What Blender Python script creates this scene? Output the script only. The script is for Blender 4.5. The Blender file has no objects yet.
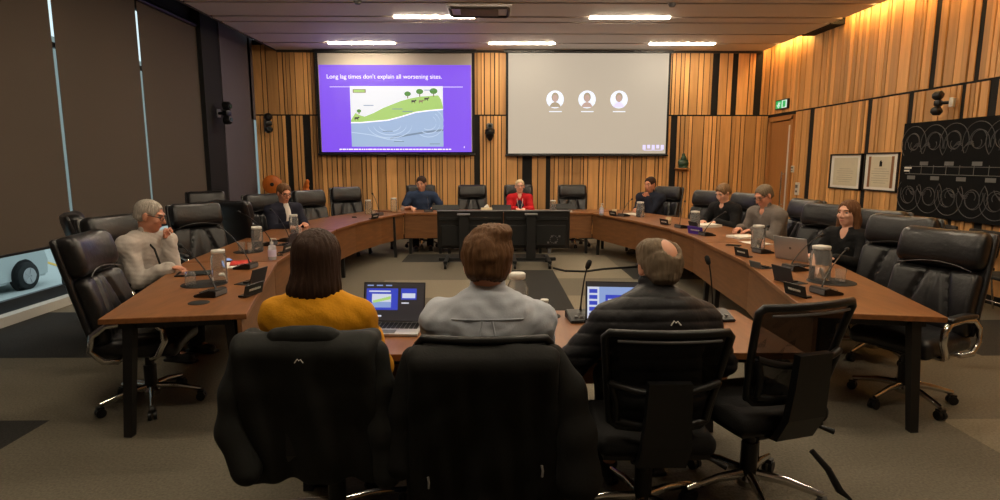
import bpy, bmesh, math, random
import numpy as np
from mathutils import Vector, Matrix
random.seed(7); rng = np.random.default_rng(7)
SC = bpy.context.scene; COL = SC.collection
PI = math.pi; R = math.radians

# ------------------------------------------------------------------ camera, world, exposure
cam_data = bpy.data.cameras.new('camera'); cam = bpy.data.objects.new('camera', cam_data); COL.objects.link(cam)
cam_data.sensor_width = 36; cam_data.lens = 594 / 1000 * 36; cam_data.clip_start = .05
cam.location = (0, 0, 1.65); cam.rotation_euler = (R(90 - 8.5), 0, R(-.77)); SC.camera = cam
SC.view_settings.view_transform = 'Standard'; SC.view_settings.look = 'None'
SC.view_settings.gamma = 1; SC.view_settings.exposure = -0.22; SC.view_settings.use_curve_mapping = False
SC.cycles.use_denoising = True; SC.cycles.max_bounces = 8; SC.cycles.transparent_max_bounces = 16
W = bpy.data.worlds.new('evening_sky'); SC.world = W; W.use_nodes = True
_b = W.node_tree.nodes['Background']; _b.inputs[0].default_value = (.62, .78, .82, 1); _b.inputs[1].default_value = 1.5

LIGHT = 98.0      # ceiling strips
COVE = 70.0       # warm strip above the right wall

# ------------------------------------------------------------------ helpers
def tag(o, label=None, cat=None, group=None, kind=None):
    if label: o['label'] = label
    if cat: o['category'] = cat
    if group: o['group'] = group
    if kind: o['kind'] = kind
    return o
def empty(name, loc=(0, 0, 0), rz=0.0, label=None, cat=None, group=None):
    o = bpy.data.objects.new(name, None); COL.objects.link(o); o.location = loc; o.rotation_euler = (0, 0, rz)
    o.empty_display_size = .1
    return tag(o, label, cat, group)
def obj(name, bm, mats, parent=None, smooth=None):
    me = bpy.data.meshes.new(name)
    if isinstance(bm, tuple):
        me.from_pydata([tuple(map(float, v)) for v in bm[0]], [], [tuple(map(int, f)) for f in bm[1]]); me.validate()
    else:
        bm.normal_update(); bm.to_mesh(me); bm.free()
    for m in (mats if isinstance(mats, (list, tuple)) else [mats]): me.materials.append(m)
    o = bpy.data.objects.new(name, me); COL.objects.link(o)
    if parent: o.parent = parent
    if smooth is not None:
        me.polygons.foreach_set('use_smooth', [True] * len(me.polygons))
        if smooth < 179: me.set_sharp_from_angle(angle=R(smooth))
    return o
def copy_tree(o, parent=None):
    c = o.copy(); COL.objects.link(c)
    if parent: c.parent = parent
    for ch in list(o.children): copy_tree(ch, c)
    return c
def yaw(fx, fy): return math.atan2(fy, fx) - PI / 2      # rotation that turns local +Y to (fx,fy)
def B(): return bmesh.new()
def rotm(rx=0, ry=0, rz=0): return (Matrix.Rotation(rz, 4, 'Z') @ Matrix.Rotation(ry, 4, 'Y') @ Matrix.Rotation(rx, 4, 'X'))
def box(bm, c, s, rot=None, bev=0, mi=0, seg=2):
    r = bmesh.ops.create_cube(bm, size=1); vs = r['verts']
    M = Matrix.Translation(c) @ (rot or Matrix()) @ Matrix.Diagonal((*s, 1))
    bmesh.ops.transform(bm, matrix=M, verts=vs)
    fs = {f for v in vs for f in v.link_faces}
    if bev:
        es = list({e for v in vs for e in v.link_edges})
        g = bmesh.ops.bevel(bm, geom=es, offset=bev, segments=seg, affect='EDGES', profile=.5)
        fs |= set(g['faces'])
    for f in fs:
        if f.is_valid: f.material_index = mi
def cyl(bm, a, b, r, r2=None, seg=16, mi=0):
    tube(bm, [a, b], [r, r if r2 is None else r2], seg, mi)
def tube(bm, pts, rad, seg=10, mi=0, closed=False, flat=1.0, up=None):
    pts = [Vector(p) for p in pts]; n = len(pts)
    if not isinstance(rad, (list, tuple)): rad = [rad] * n
    rings = []; ref = Vector(up) if up else None
    for i, p in enumerate(pts):
        if closed: t = pts[(i + 1) % n] - pts[i - 1]
        else: t = pts[min(i + 1, n - 1)] - pts[max(i - 1, 0)]
        t.normalize()
        if ref is None: ref = Vector((0, 0, 1)) if abs(t.z) < .9 else Vector((1, 0, 0))
        u = ref - t * ref.dot(t)
        if u.length < 1e-4: u = t.orthogonal()
        u.normalize(); w = t.cross(u)
        if not up: ref = u
        rings.append([bm.verts.new(p + u * (math.cos(2 * PI * k / seg) * rad[i]) + w * (math.sin(2 * PI * k / seg) * rad[i] * flat)) for k in range(seg)])
    m = n if closed else n - 1
    for i in range(m):
        a, b = rings[i], rings[(i + 1) % n]
        for k in range(seg):
            f = bm.faces.new((a[k], a[(k + 1) % seg], b[(k + 1) % seg], b[k])); f.material_index = mi
    if not closed:
        bm.faces.new(rings[0][::-1]).material_index = mi; bm.faces.new(rings[-1]).material_index = mi
def lathe(bm, prof, c=(0, 0, 0), seg=24, mi=0, sq=0):
    rings = []
    for r, z in prof:
        ring = []
        for k in range(seg):
            a = 2 * PI * k / seg; x, y = math.cos(a), math.sin(a)
            if sq: q = (abs(x) ** sq + abs(y) ** sq) ** (-1 / sq); x *= q; y *= q
            ring.append(bm.verts.new((c[0] + r * x, c[1] + r * y, c[2] + z)))
        rings.append(ring)
    for a, b in zip(rings, rings[1:]):
        for k in range(seg): bm.faces.new((a[k], a[(k + 1) % seg], b[(k + 1) % seg], b[k])).material_index = mi
    bm.faces.new(rings[0][::-1]).material_index = mi; bm.faces.new(rings[-1]).material_index = mi
def prism(bm, poly, z0, z1, mi=0):
    a = [bm.verts.new((x, y, z0)) for x, y in poly]; b = [bm.verts.new((x, y, z1)) for x, y in poly]
    fs = [bm.faces.new(a[::-1]), bm.faces.new(b)]; n = len(poly)
    for i in range(n): fs.append(bm.faces.new((a[i], a[(i + 1) % n], b[(i + 1) % n], b[i])))
    for f in fs: f.material_index = mi
    bmesh.ops.recalc_face_normals(bm, faces=fs)
def polyf(bm, pts, mi=0):
    f = bm.faces.new([bm.verts.new(p) for p in pts]); f.material_index = mi; return f
def pad(bm, size, r, n=14, fn=None, c=(0, 0, 0), rot=None, mi=0):
    """rounded box with a fine grid, deformed by fn(p)->p in local space"""
    h = Vector(size) / 2; rr = min(r, *h); M = Matrix.Translation(c) @ (rot or Matrix()); D = {}
    ns = [max(4, min(n, round(n * v / max(size)) + 3)) for v in size]
    def vert(i):
        if i not in D:
            p = Vector([(i[k] / ns[k] - .5) * size[k] for k in range(3)])
            q = Vector([max(-h[k] + rr, min(h[k] - rr, p[k])) for k in range(3)]); d = p - q
            if d.length > 1e-9: p = q + d.normalized() * rr
            D[i] = bm.verts.new(M @ (fn(p) if fn else p))
        return D[i]
    for ax in range(3):
        u, v = (ax + 1) % 3, (ax + 2) % 3
        for side in (0, ns[ax]):
            for i in range(ns[u]):
                for j in range(ns[v]):
                    q = []
                    for di, dj in ((0, 0), (1, 0), (1, 1), (0, 1)):
                        k = [0, 0, 0]; k[ax] = side; k[u] = i + di; k[v] = j + dj; q.append(vert(tuple(k)))
                    if side == 0: q.reverse()
                    bm.faces.new(q).material_index = mi

# ------------------------------------------------------------------ materials
def lin(c): return tuple(((x / 255) / 12.92 if x / 255 <= .04045 else ((x / 255 + .055) / 1.055) ** 2.4) for x in c)
MATS = {}
def mat(name, rgb, rough=.5, metal=0, spec=.5, noise=0, scale=20, stretch=(1, 1, 1), bump=0, emit=0, trans=0, alpha=1, island=0, coat=0, ior=1.45, sheen=0, detail=4):
    m = bpy.data.materials.new(name); m.use_nodes = True; nt = m.node_tree; p = nt.nodes['Principled BSDF']
    col = lin(rgb) if max(rgb) > 1 else rgb
    p.inputs['Base Color'].default_value = (*col, 1); p.inputs['Roughness'].default_value = rough; p.inputs['Metallic'].default_value = metal
    p.inputs['Specular IOR Level'].default_value = spec; p.inputs['IOR'].default_value = ior
    p.inputs['Transmission Weight'].default_value = trans; p.inputs['Alpha'].default_value = alpha
    if coat: p.inputs['Coat Weight'].default_value = coat; p.inputs['Coat Roughness'].default_value = .15
    if sheen: p.inputs['Sheen Weight'].default_value = sheen
    if emit: p.inputs['Emission Color'].default_value = (*col, 1); p.inputs['Emission Strength'].default_value = emit
    N = nt.nodes.new; L = nt.links.new
    if noise or bump or island:
        tc = N('ShaderNodeTexCoord'); mp = N('ShaderNodeMapping'); mp.inputs['Scale'].default_value = stretch
        L(tc.outputs['Object'], mp.inputs['Vector']); vec = mp.outputs['Vector']
        if island:
            ge = N('ShaderNodeNewGeometry'); ad = N('ShaderNodeVectorMath'); ad.operation = 'ADD'
            ml = N('ShaderNodeMath'); ml.operation = 'MULTIPLY'; ml.inputs[1].default_value = 37.0
            L(ge.outputs['Random Per Island'], ml.inputs[0]); L(mp.outputs['Vector'], ad.inputs[0]); L(ml.outputs[0], ad.inputs[1]); vec = ad.outputs[0]
        no = N('ShaderNodeTexNoise'); no.inputs['Scale'].default_value = scale; no.inputs['Detail'].default_value = detail
        L(vec, no.inputs['Vector'])
        fac = no.outputs['Fac']
        if noise or island:
            mx = N('ShaderNodeMix'); mx.data_type = 'RGBA'
            a = tuple(max(0, c * (1 - noise)) for c in col); b = tuple(min(1, c * (1 + noise)) for c in col)
            mx.inputs['A'].default_value = (*a, 1); mx.inputs['B'].default_value = (*b, 1)
            L(fac, mx.inputs['Factor']); out = mx.outputs['Result']
            if island:
                hs = N('ShaderNodeHueSaturation'); mr = N('ShaderNodeMapRange')
                mr.inputs['To Min'].default_value = 1 - island; mr.inputs['To Max'].default_value = 1 + island
                L(ge.outputs['Random Per Island'], mr.inputs['Value']); L(mr.outputs[0], hs.inputs['Value']); L(out, hs.inputs['Color']); out = hs.outputs['Color']
            L(out, p.inputs['Base Color'])
            if emit: L(out, p.inputs['Emission Color'])
        if bump:
            bp = N('ShaderNodeBump'); bp.inputs['Strength'].default_value = bump; bp.inputs['Distance'].default_value = .01
            L(fac, bp.inputs['Height']); L(bp.outputs[0], p.inputs['Normal'])
    MATS[name] = m; return m
slat_wood = mat('slat_timber', (204, 152, 94), .5, noise=.3, scale=3, stretch=(6, 6, .5), island=.34, bump=.08)
black_gap = mat('black_backing', (14, 13, 12), .8)
table_wood = mat('table_veneer', (128, 82, 46), .34, noise=.55, scale=5, stretch=(5, .8, 5), bump=.02, spec=.4)
panel_wood = mat('panel_veneer', (118, 78, 45), .45, noise=.45, scale=4, stretch=(1, 1, 7), bump=.02)
door_wood = mat('door_timber', (165, 112, 62), .5, noise=.15, scale=3, stretch=(6, 6, .5))
ceil_m = mat('ceiling_panel', (214, 208, 206), .6, noise=.03, scale=2)
groove_m = mat('ceiling_groove', (52, 46, 42), .8)
blind_m = mat('blind_fabric', (88, 78, 68), .9, noise=.05, scale=60, bump=.05)
darkwall_m = mat('dark_grey_wall', (92, 86, 92), .85, noise=.05, scale=8)
blackwall_m = mat('black_column', (20, 19, 20), .8)
plaster_m = mat('plain_wall', (150, 140, 128), .9)
leather = mat('black_leather', (23, 22, 24), .34, spec=.55, noise=.15, scale=26, bump=.3)
leather_s = mat('black_leather_seam', (52, 48, 46), .5)
blackp = mat('black_plastic', (15, 15, 16), .42)
blackmat = mat('matt_black', (13, 13, 13), .75)
steelblack = mat('black_steel', (20, 19, 19), .5, noise=.1, scale=30)
chrome = mat('chrome', (205, 203, 200), .16, metal=1)
gold_chrome = mat('warm_metal', (190, 186, 178), .25, metal=1)
grey_p = mat('grey_plastic', (92, 92, 94), .45)
silver = mat('silver_aluminium', (180, 180, 182), .35, metal=.7)
white_p = mat('white_plastic', (205, 202, 194), .45)
paper = mat('white_paper', (226, 222, 212), .8)
red_m = mat('red_cover', (196, 44, 30), .5)
glassy = mat('clear_glass', (.93, .95, .95), .03, trans=.92, ior=1.2, spec=1.0)
water_m = mat('water', (.96, .98, 1), .02, trans=1, ior=1.08)
pane_m = mat('window_glass', (1, 1, 1), .0, trans=1, ior=1.05)
sanit_m = mat('clear_gel', (.86, .88, .92), .1, trans=.6, ior=1.3)
skin = mat('skin', (206, 150, 122), .5, noise=.07, scale=25)
skin_pale = mat('skin_fair', (222, 168, 142), .5, noise=.07, scale=25)
skin_red = mat('skin_ruddy', (200, 138, 110), .5, noise=.09, scale=25)
eye_w = mat('eye', (150, 140, 132), .3); eye_d = mat('iris', (40, 30, 24), .2)
mesh_m = mat('chair_mesh', (20, 20, 20), .9, alpha=.88)
spot_m = mat('spotlight_glow', (255, 240, 220), emit=LIGHT)
cove_m = mat('cove_glow', (255, 198, 118), emit=COVE)

# ------------------------------------------------------------------ signed distance modelling for bodies and cloth
class Field:
    def __init__(s, lo, hi, res):
        s.lo = np.array(lo, float); s.res = res; s.n = np.ceil((np.array(hi) - s.lo) / res).astype(int) + 1
        s.g = np.full(s.n, .2, np.float32)
    def win(s, a, b):
        i0 = np.clip(np.floor((a - s.lo) / s.res).astype(int), 0, s.n - 1); i1 = np.clip(np.ceil((b - s.lo) / s.res).astype(int) + 1, 1, s.n)
        sl = tuple(slice(x, y) for x, y in zip(i0, i1))
        ax = [(s.lo[k] + s.res * np.arange(i0[k], i1[k])).astype(np.float32) for k in range(3)]
        return sl, ax[0][:, None, None], ax[1][None, :, None], ax[2][None, None, :]
    def put(s, sl, d, k, sub):
        a = s.g[sl]
        if a.size == 0: return
        if sub:
            d = -d; h = np.maximum(k - np.abs(a - d), 0) / max(k, 1e-6); s.g[sl] = np.maximum(a, d) + h * h * k * .25
        else:
            h = np.maximum(k - np.abs(a - d), 0) / max(k, 1e-6); s.g[sl] = np.minimum(a, d) - h * h * k * .25
    def cap(s, a, b, ra, rb=None, k=.02, sub=False):
        a = np.array(a, float); b = np.array(b, float); rb = ra if rb is None else rb; m = max(ra, rb) + k + 2 * s.res
        sl, x, y, z = s.win(np.minimum(a, b) - m, np.maximum(a, b) + m)
        d = b - a; dd = max(float(d @ d), 1e-9)
        t = np.clip(((x - a[0]) * d[0] + (y - a[1]) * d[1] + (z - a[2]) * d[2]) / dd, 0, 1)
        q = np.sqrt((x - a[0] - t * d[0]) ** 2 + (y - a[1] - t * d[1]) ** 2 + (z - a[2] - t * d[2]) ** 2) - (ra + (rb - ra) * t)
        s.put(sl, q, k, sub)
    def _loc(s, c, ext, Rm):
        sl, x, y, z = s.win(c - ext, c + ext); x = x - c[0]; y = y - c[1]; z = z - c[2]
        if Rm is None: return sl, x, y, z
        return (sl,) + tuple(x * Rm[0, i] + y * Rm[1, i] + z * Rm[2, i] for i in range(3))
    def ell(s, c, r, Rm=None, k=.02, sub=False):
        c = np.array(c, float); m = max(r) + k + 2 * s.res
        sl, x, y, z = s._loc(c, m, Rm)
        k0 = np.sqrt((x / r[0]) ** 2 + (y / r[1]) ** 2 + (z / r[2]) ** 2); k1 = np.sqrt((x / r[0] ** 2) ** 2 + (y / r[1] ** 2) ** 2 + (z / r[2] ** 2) ** 2)
        s.put(sl, k0 * (k0 - 1) / np.maximum(k1, 1e-6), k, sub)
    def box(s, c, h, Rm=None, rd=.01, k=.01, sub=False):
        c = np.array(c, float); m = math.sqrt(sum(v * v for v in h)) + k + 2 * s.res
        sl, x, y, z = s._loc(c, m, Rm)
        q = [np.abs(v) - (hh - rd) for v, hh in zip((x, y, z), h)]
        d = np.sqrt(sum(np.maximum(v, 0) ** 2 for v in q)) + np.minimum(np.maximum(np.maximum(q[0], q[1]), q[2]), 0) - rd
        s.put(sl, d, k, sub)
    def mesh(s):
        g = s.g; S = g < 0; n = g.shape
        cnt = np.zeros([v - 1 for v in n], np.int8)
        for o in np.ndindex(2, 2, 2): cnt += S[o[0]:n[0] - 1 + o[0], o[1]:n[1] - 1 + o[1], o[2]:n[2] - 1 + o[2]]
        act = np.argwhere((cnt > 0) & (cnt < 8)); idx = -np.ones(cnt.shape, np.int64); idx[tuple(act.T)] = np.arange(len(act))
        acc = np.zeros((len(act), 3)); num = np.zeros(len(act))
        cs = list(np.ndindex(2, 2, 2))
        for i in range(8):
            for j in range(i + 1, 8):
                d = np.array(cs[j]) - np.array(cs[i])
                if np.abs(d).sum() != 1: continue
                a = g[tuple((act + cs[i]).T)]; b = g[tuple((act + cs[j]).T)]; m = (a < 0) != (b < 0)
                t = np.where(m, a / np.where(m, a - b, 1), 0)[:, None]
                acc += np.where(m[:, None], np.array(cs[i]) + t * d, 0); num += m
        V = s.lo + (act + acc / num[:, None]) * s.res
        F = []
        for ax in range(3):
            u, v = (ax + 1) % 3, (ax + 2) % 3
            sl0 = [slice(1, -1)] * 3; sl1 = [slice(1, -1)] * 3; sl0[ax] = slice(0, n[ax] - 1); sl1[ax] = slice(1, n[ax])
            A = S[tuple(sl0)]; Bq = S[tuple(sl1)]; ch = np.argwhere(A != Bq)
            if not len(ch): continue
            fl = A[tuple(ch.T)]; off = np.array([1, 1, 1]); off[ax] = 0; p = ch + off
            eu = np.zeros(3, int); ev = np.zeros(3, int); eu[u] = 1; ev[v] = 1
            q = np.stack([idx[tuple((p - eu - ev).T)], idx[tuple((p - ev).T)], idx[tuple(p.T)], idx[tuple((p - eu).T)]], 1)
            q = np.where(fl[:, None], q, q[:, ::-1]); F.append(q)
        return V, np.concatenate(F)
def fast_mesh(name, V, F, mats, parent=None):
    me = bpy.data.meshes.new(name); me.vertices.add(len(V)); me.vertices.foreach_set('co', V.astype(np.float32).ravel())
    me.loops.add(F.size); me.loops.foreach_set('vertex_index', F.astype(np.int32).ravel())
    me.polygons.add(len(F)); me.polygons.foreach_set('loop_start', np.arange(0, F.size, F.shape[1], dtype=np.int32))
    me.polygons.foreach_set('use_smooth', np.ones(len(F), bool))
    me.update(calc_edges=True)
    for m in (mats if isinstance(mats, (list, tuple)) else [mats]): me.materials.append(m)
    o = bpy.data.objects.new(name, me); COL.objects.link(o)
    if parent: o.parent = parent
    return o
def vnormals(V, F):
    n = np.cross(V[F[:, 2]] - V[F[:, 0]], V[F[:, 3]] - V[F[:, 1]]); N = np.zeros_like(V)
    for i in range(4): np.add.at(N, F[:, i], n)
    return N / np.maximum(np.linalg.norm(N, axis=1, keepdims=True), 1e-9)
def relax(V, F, it=2):
    for _ in range(it):
        A = np.zeros_like(V); c = np.zeros(len(V))
        for i in range(4):
            np.add.at(A, F[:, i], V[F[:, (i + 1) % 4]] + V[F[:, (i + 3) % 4]]); np.add.at(c, F[:, i], 2)
        V = .5 * V + .5 * A / np.maximum(c, 1)[:, None]
    return V
def fold(V, amp, f, seed=0):
    r = np.random.default_rng(seed); d = np.zeros(len(V))
    wv = V + .03 * np.sin(V[:, [1, 2, 0]] * 17 + seed)
    for i in range(5):
        k = r.normal(size=3); k /= np.linalg.norm(k); d += np.sin((wv @ k) * f * (0.6 + .35 * i) + r.uniform(0, 6)) / (1 + .4 * i)
    return amp * d / 2

def RX(a): c, s = math.cos(a), math.sin(a); return np.array([[1, 0, 0], [0, c, -s], [0, s, c]])
def RY(a): c, s = math.cos(a), math.sin(a); return np.array([[c, 0, s], [0, 1, 0], [-s, 0, c]])
def RZ(a): c, s = math.cos(a), math.sin(a); return np.array([[c, -s, 0], [s, c, 0], [0, 0, 1]])
def unit(v): v = np.array(v, float); return v / max(np.linalg.norm(v), 1e-9)

exec_parts = None

# ------------------------------------------------------------------ the room
XL, XR, YB, YF, ZC = -4.95, 5.85, 12.7, -3.0, 3.9
def struct(name, bm, mats, parent=None, smooth=None):
    o = obj(name, bm, mats, parent, smooth)
    if not parent: o['kind'] = 'structure'
    return o
def carpet(name, rgb): return mat(name, rgb, .95, spec=.15, noise=.5, scale=70, bump=.4, detail=8)
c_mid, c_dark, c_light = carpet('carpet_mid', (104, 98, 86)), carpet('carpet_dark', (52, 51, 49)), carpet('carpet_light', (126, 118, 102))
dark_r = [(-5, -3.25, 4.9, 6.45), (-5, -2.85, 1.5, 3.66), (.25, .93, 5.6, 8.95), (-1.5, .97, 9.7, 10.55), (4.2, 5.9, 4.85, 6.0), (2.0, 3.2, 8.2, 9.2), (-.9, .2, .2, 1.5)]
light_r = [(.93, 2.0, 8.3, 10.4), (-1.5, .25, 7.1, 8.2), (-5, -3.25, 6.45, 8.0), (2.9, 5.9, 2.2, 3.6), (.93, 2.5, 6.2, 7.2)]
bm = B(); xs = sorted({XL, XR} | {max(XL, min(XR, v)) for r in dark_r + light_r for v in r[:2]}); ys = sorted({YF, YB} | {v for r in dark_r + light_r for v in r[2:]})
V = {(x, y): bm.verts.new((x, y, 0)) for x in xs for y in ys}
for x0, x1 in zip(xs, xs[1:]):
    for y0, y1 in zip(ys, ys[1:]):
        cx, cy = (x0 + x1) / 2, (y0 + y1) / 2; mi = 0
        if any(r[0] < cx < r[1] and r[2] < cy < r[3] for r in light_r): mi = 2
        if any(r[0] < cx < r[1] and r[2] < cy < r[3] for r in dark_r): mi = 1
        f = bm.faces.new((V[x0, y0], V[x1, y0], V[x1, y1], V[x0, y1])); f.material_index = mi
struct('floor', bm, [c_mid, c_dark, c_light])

# walls of vertical timber boards on a black backing, with wide black gaps
def boards(bm, u0, u1, z0, z1, gaps, put, seed):
    r = random.Random(seed); u = u0; gaps = sorted(gaps)
    while u < u1 - .03:
        w = r.choice([.045, .055, .055, .07, .07, .07, .085, .085, .11, .16, .22]); e = min(u + w, u1)
        for g0, g1 in gaps:
            if u < g1 and e > g0:
                if u < g0 - .03: e = g0
                else: u = g1; e = min(u + w, u1)
        if e - u > .02: put(bm, u, e, z0, z1, r.choice([.014, .02, .026]))
        u = e + r.choice([.014, .018, .022])
def put_back(bm, a, b, z0, z1, d): box(bm, ((a + b) / 2, YB - d / 2, (z0 + z1) / 2), (b - a, d, z1 - z0), mi=0)
bm = B(); XC = -4.90
boards(bm, XC, XR, .1, 2.585, [(-4.30, -4.18), (-3.91, -3.78), (-.35, -.25), (.64, .85), (1.14, 1.24), (3.76, 3.90)], put_back, 3)
boards(bm, XC, XR, 2.615, 4.0, [(4.60, 4.73), (5.0, 5.12), (5.52, 5.63)], put_back, 5)
box(bm, ((XC + XR) / 2, YB + .05, 2.05), (XR - XC, .1, 4.1), mi=1)
struct('wall_back', bm, [slat_wood, black_gap])
def put_right(bm, a, b, z0, z1, d): box(bm, (XR - d / 2, (a + b) / 2, (z0 + z1) / 2), (d, b - a, z1 - z0), mi=0)
bm = B()
boards(bm, YF, 11.58, .1, 2.585, [(10.9, 11.08), (9.25, 9.38), (8.35, 8.47), (7.43, 7.52), (7.0, 7.1), (5.4, 5.55), (3.1, 3.3)], put_right, 11)
boards(bm, YF, YB - .03, 2.615, 4.3, [(8.0, 8.11), (7.27, 7.36), (5.6, 5.7)], put_right, 13)
box(bm, (XR + .05, (YF + YB) / 2, 2.15), (.1, YB - YF, 4.3), mi=1)
struct('wall_right', bm, [slat_wood, black_gap])
bm = B(); box(bm, ((XL + XR) / 2, YF - .05, 2.1), (XR - XL + .4, .1, 4.4)); struct('wall_front', bm, plaster_m)
bm = B(); box(bm, (XR - .03, 5.8, .05), (.03, 11.5, .1)); struct('baseboard_right', bm, black_gap)
bm = B(); box(bm, ((XC + XR) / 2, YB - .03, .05), (XR - XC - .1, .03, .1)); struct('baseboard_back', bm, black_gap)
# left: black column, dark wall return, bulkhead
bm = B(); box(bm, (-5.0, 10.87, 2.1), (.16, .66, 4.2)); struct('trim_column', bm, blackwall_m)
bm = B(); box(bm, (-5.0, 11.875, 2.1), (.2, 1.36, 4.2)); box(bm, (-5.0, 12.6, 3.35), (.2, .32, 1.7)); struct('wall_left', bm, darkwall_m)
w = empty('window_5'); w['kind'] = 'structure'; bm = B(); box(bm, (-5.0, 12.62, 1.25), (.01, .13, 2.5)); obj('window_pane', bm, pane_m, w)
bm = B(); box(bm, (-5.12, 4.0, 4.06), (.1, 14.2, .5)); struct('wall_bulkhead', bm, blackwall_m)
bm = B(); box(bm, (-4.96, 4.0, .05), (.12, 12.4, .1)); struct('baseboard_left', bm, white_p)
# ceiling: panels with recessed grooves; a dark recess along the left, an open cove along the right
bm = B(); cx0, cx1 = -4.4, 5.60
edges = [YF, -.1, 1.05, 2.0, 3.15, 4.1, 5.25, 6.2, 7.35, 8.3, 9.45]
ych = [(YF, 1.28), (1.36, 3.38), (3.46, 5.48), (5.56, 7.58), (7.66, 9.66)]
rows_y = [1.4, 3.5, 5.6, 7.7, 9.8, 11.9]
cuts = []
for y in rows_y: cuts += [(y - .05, y + .05)]
for y in rows_y[:-1]: cuts += [(y + .33, y + .42), (y + 1.22, y + 1.3)]
cuts = sorted(cuts); y = YF
for a, b in cuts + [(YB, YB)]:
    box(bm, ((cx0 + cx1) / 2, (y + a) / 2, ZC + .04), (cx1 - cx0, a - y, .08), mi=0); y = b
for a, b in cuts: box(bm, ((cx0 + cx1) / 2, (a + b) / 2, ZC + .075), (cx1 - cx0, b - a + .02, .03), mi=1)
box(bm, ((XL + XR) / 2, (YF + YB) / 2, 4.32), (XR - XL + .5, YB - YF + .2, .06), mi=1)
box(bm, (cx0 - .012, (YF + YB) / 2, ZC + .1), (.024, YB - YF, .24), mi=1)
box(bm, ((cx0 + cx1) / 2, YB - .02, ZC - .02), (cx1 - cx0, .05, .05), mi=1)
struct('ceiling', bm, [ceil_m, groove_m])
bm = B(); box(bm, (XR - .13, 10.65, 3.99), (.24, .95, .2)); struct('trim_cove', bm, black_gap)

# windows on the left behind roller blinds
gaps = [3.66, 5.4, 7.12, 8.82, 10.56]
for k, (a, b) in enumerate(zip(gaps, gaps[1:])):
    w = empty('window_%d' % (k + 1)); w['kind'] = 'structure'
    bm = B()
    for yy in (a, b): box(bm, (-5.16, yy, 2.0), (.06, .045, 4.0))
    for zz in (3.0, 3.9): box(bm, (-5.16, (a + b) / 2, zz), (.06, b - a, .06))
    box(bm, (-5.16, (a + b) / 2, .12), (.06, b - a, .14)); obj('window_frame', bm, steelblack, w)
    bm = B(); box(bm, (-5.17, (a + b) / 2, 1.98), (.012, b - a - .05, 3.8)); obj('window_pane', bm, pane_m, w)
bm = B(); box(bm, (-5.1, .3, 2.1), (.2, 6.7, 4.2)); struct('wall_side', bm, darkwall_m)
vis = {4: 'dark roller blind at the far end of the glass, beside the black column', 3: 'dark roller blind second from the black column, above the man in the light grey shirt',
       2: 'dark roller blind above the parked car outside, at the left edge of the photo', 1: 'dark roller blind left of the one above the parked car, nearest the camera'}
for k, (a, b) in enumerate(zip(gaps, gaps[1:])):
    t = empty('roller_blind', (-5.0, (a + b) / 2, .7), 0, vis[k + 1], 'blind', 'roller blinds over the left windows')
    bm = B(); box(bm, (0, 0, 1.62), (.006, b - a - .055, 3.24)); obj('blind_fabric', bm, blind_m, t)
    bm = B(); box(bm, (0, 0, -.012), (.022, b - a - .055, .03), bev=.005); obj('bottom_rail', bm, blackp, t)
    bm = B(); cyl(bm, (0, -(b - a) / 2 + .03, 3.22), (0, (b - a) / 2 - .03, 3.22), .04); obj('roller_tube', bm, blackp, t, 30)

# outside the glass: street and car
road_m = mat('asphalt', (184, 192, 190), .9, noise=.12, scale=8); kerb_m = mat('concrete', (196, 198, 192), .9, noise=.1, scale=6)
yel_m = mat('yellow_line', (214, 176, 80), .8); whiteline = mat('white_line', (226, 228, 224), .8); far_m = mat('outside_wall', (150, 158, 156), .9, noise=.1, scale=2)
bm = B(); box(bm, (-14, 28, -1.52), (17.5, 96, .3)); struct('ground_outside', bm, road_m)
bm = B(); box(bm, (-5.6, 8, -.75), (.6, 40, 1.4)); struct('trim_kerb', bm, kerb_m)
bm = B()
for q in range(3): box(bm, (-12.6 + q * .9, 17.2 + q * .3, -1.366), (.12, 2.6, .008), rotm(0, 0, .9), mi=0)
box(bm, (-9.35, 9, -1.366), (.22, 44, .008), mi=1); box(bm, (-10.4, 9, -1.366), (.22, 44, .008), mi=1)
tag(obj('road_marking', bm, [yel_m, whiteline]), 'yellow and white painted lines on the street outside the glass', 'road marking')
bm = B(); box(bm, (-21, 28, 3), (.4, 90, 9)); struct('wall_outside', bm, far_m)
carp = mat('silver_car_paint', (186, 194, 194), .3, metal=.3, coat=.6); tyre = mat('tyre_rubber', (26, 28, 28), .8); cglass = mat('car_glass', (34, 42, 44), .08)
car = empty('car', (-12.0, 12.75, -1.37), 0, 'silver car parked on the street, seen below the raised edge of the blinds', 'car')
bm = B(); prof = [(-2.1, .2), (-2.15, .62), (-1.95, .86), (-1.2, .95), (-.6, 1.38), (.75, 1.42), (1.5, .98), (2.05, .9), (2.15, .6), (2.1, .2)]
for sgn in (0, 1): pass
for i, xx in enumerate((-.82, -.86, .86, .82)): pass
A_ = [[bm.verts.new((xx * (1 if z < 1 else .82), y, z)) for y, z in prof] for xx in (-.86, .86)]
n_ = len(prof)
bm.faces.new(A_[0]); bm.faces.new(A_[1][::-1])
for i in range(n_): bm.faces.new((A_[0][i], A_[1][i], A_[1][(i + 1) % n_], A_[0][(i + 1) % n_]))
bmesh.ops.recalc_face_normals(bm, faces=bm.faces[:])
bmesh.ops.bevel(bm, geom=bm.edges[:], offset=.06, segments=3, affect='EDGES'); obj('car_body', bm, carp, car, 40)
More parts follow.
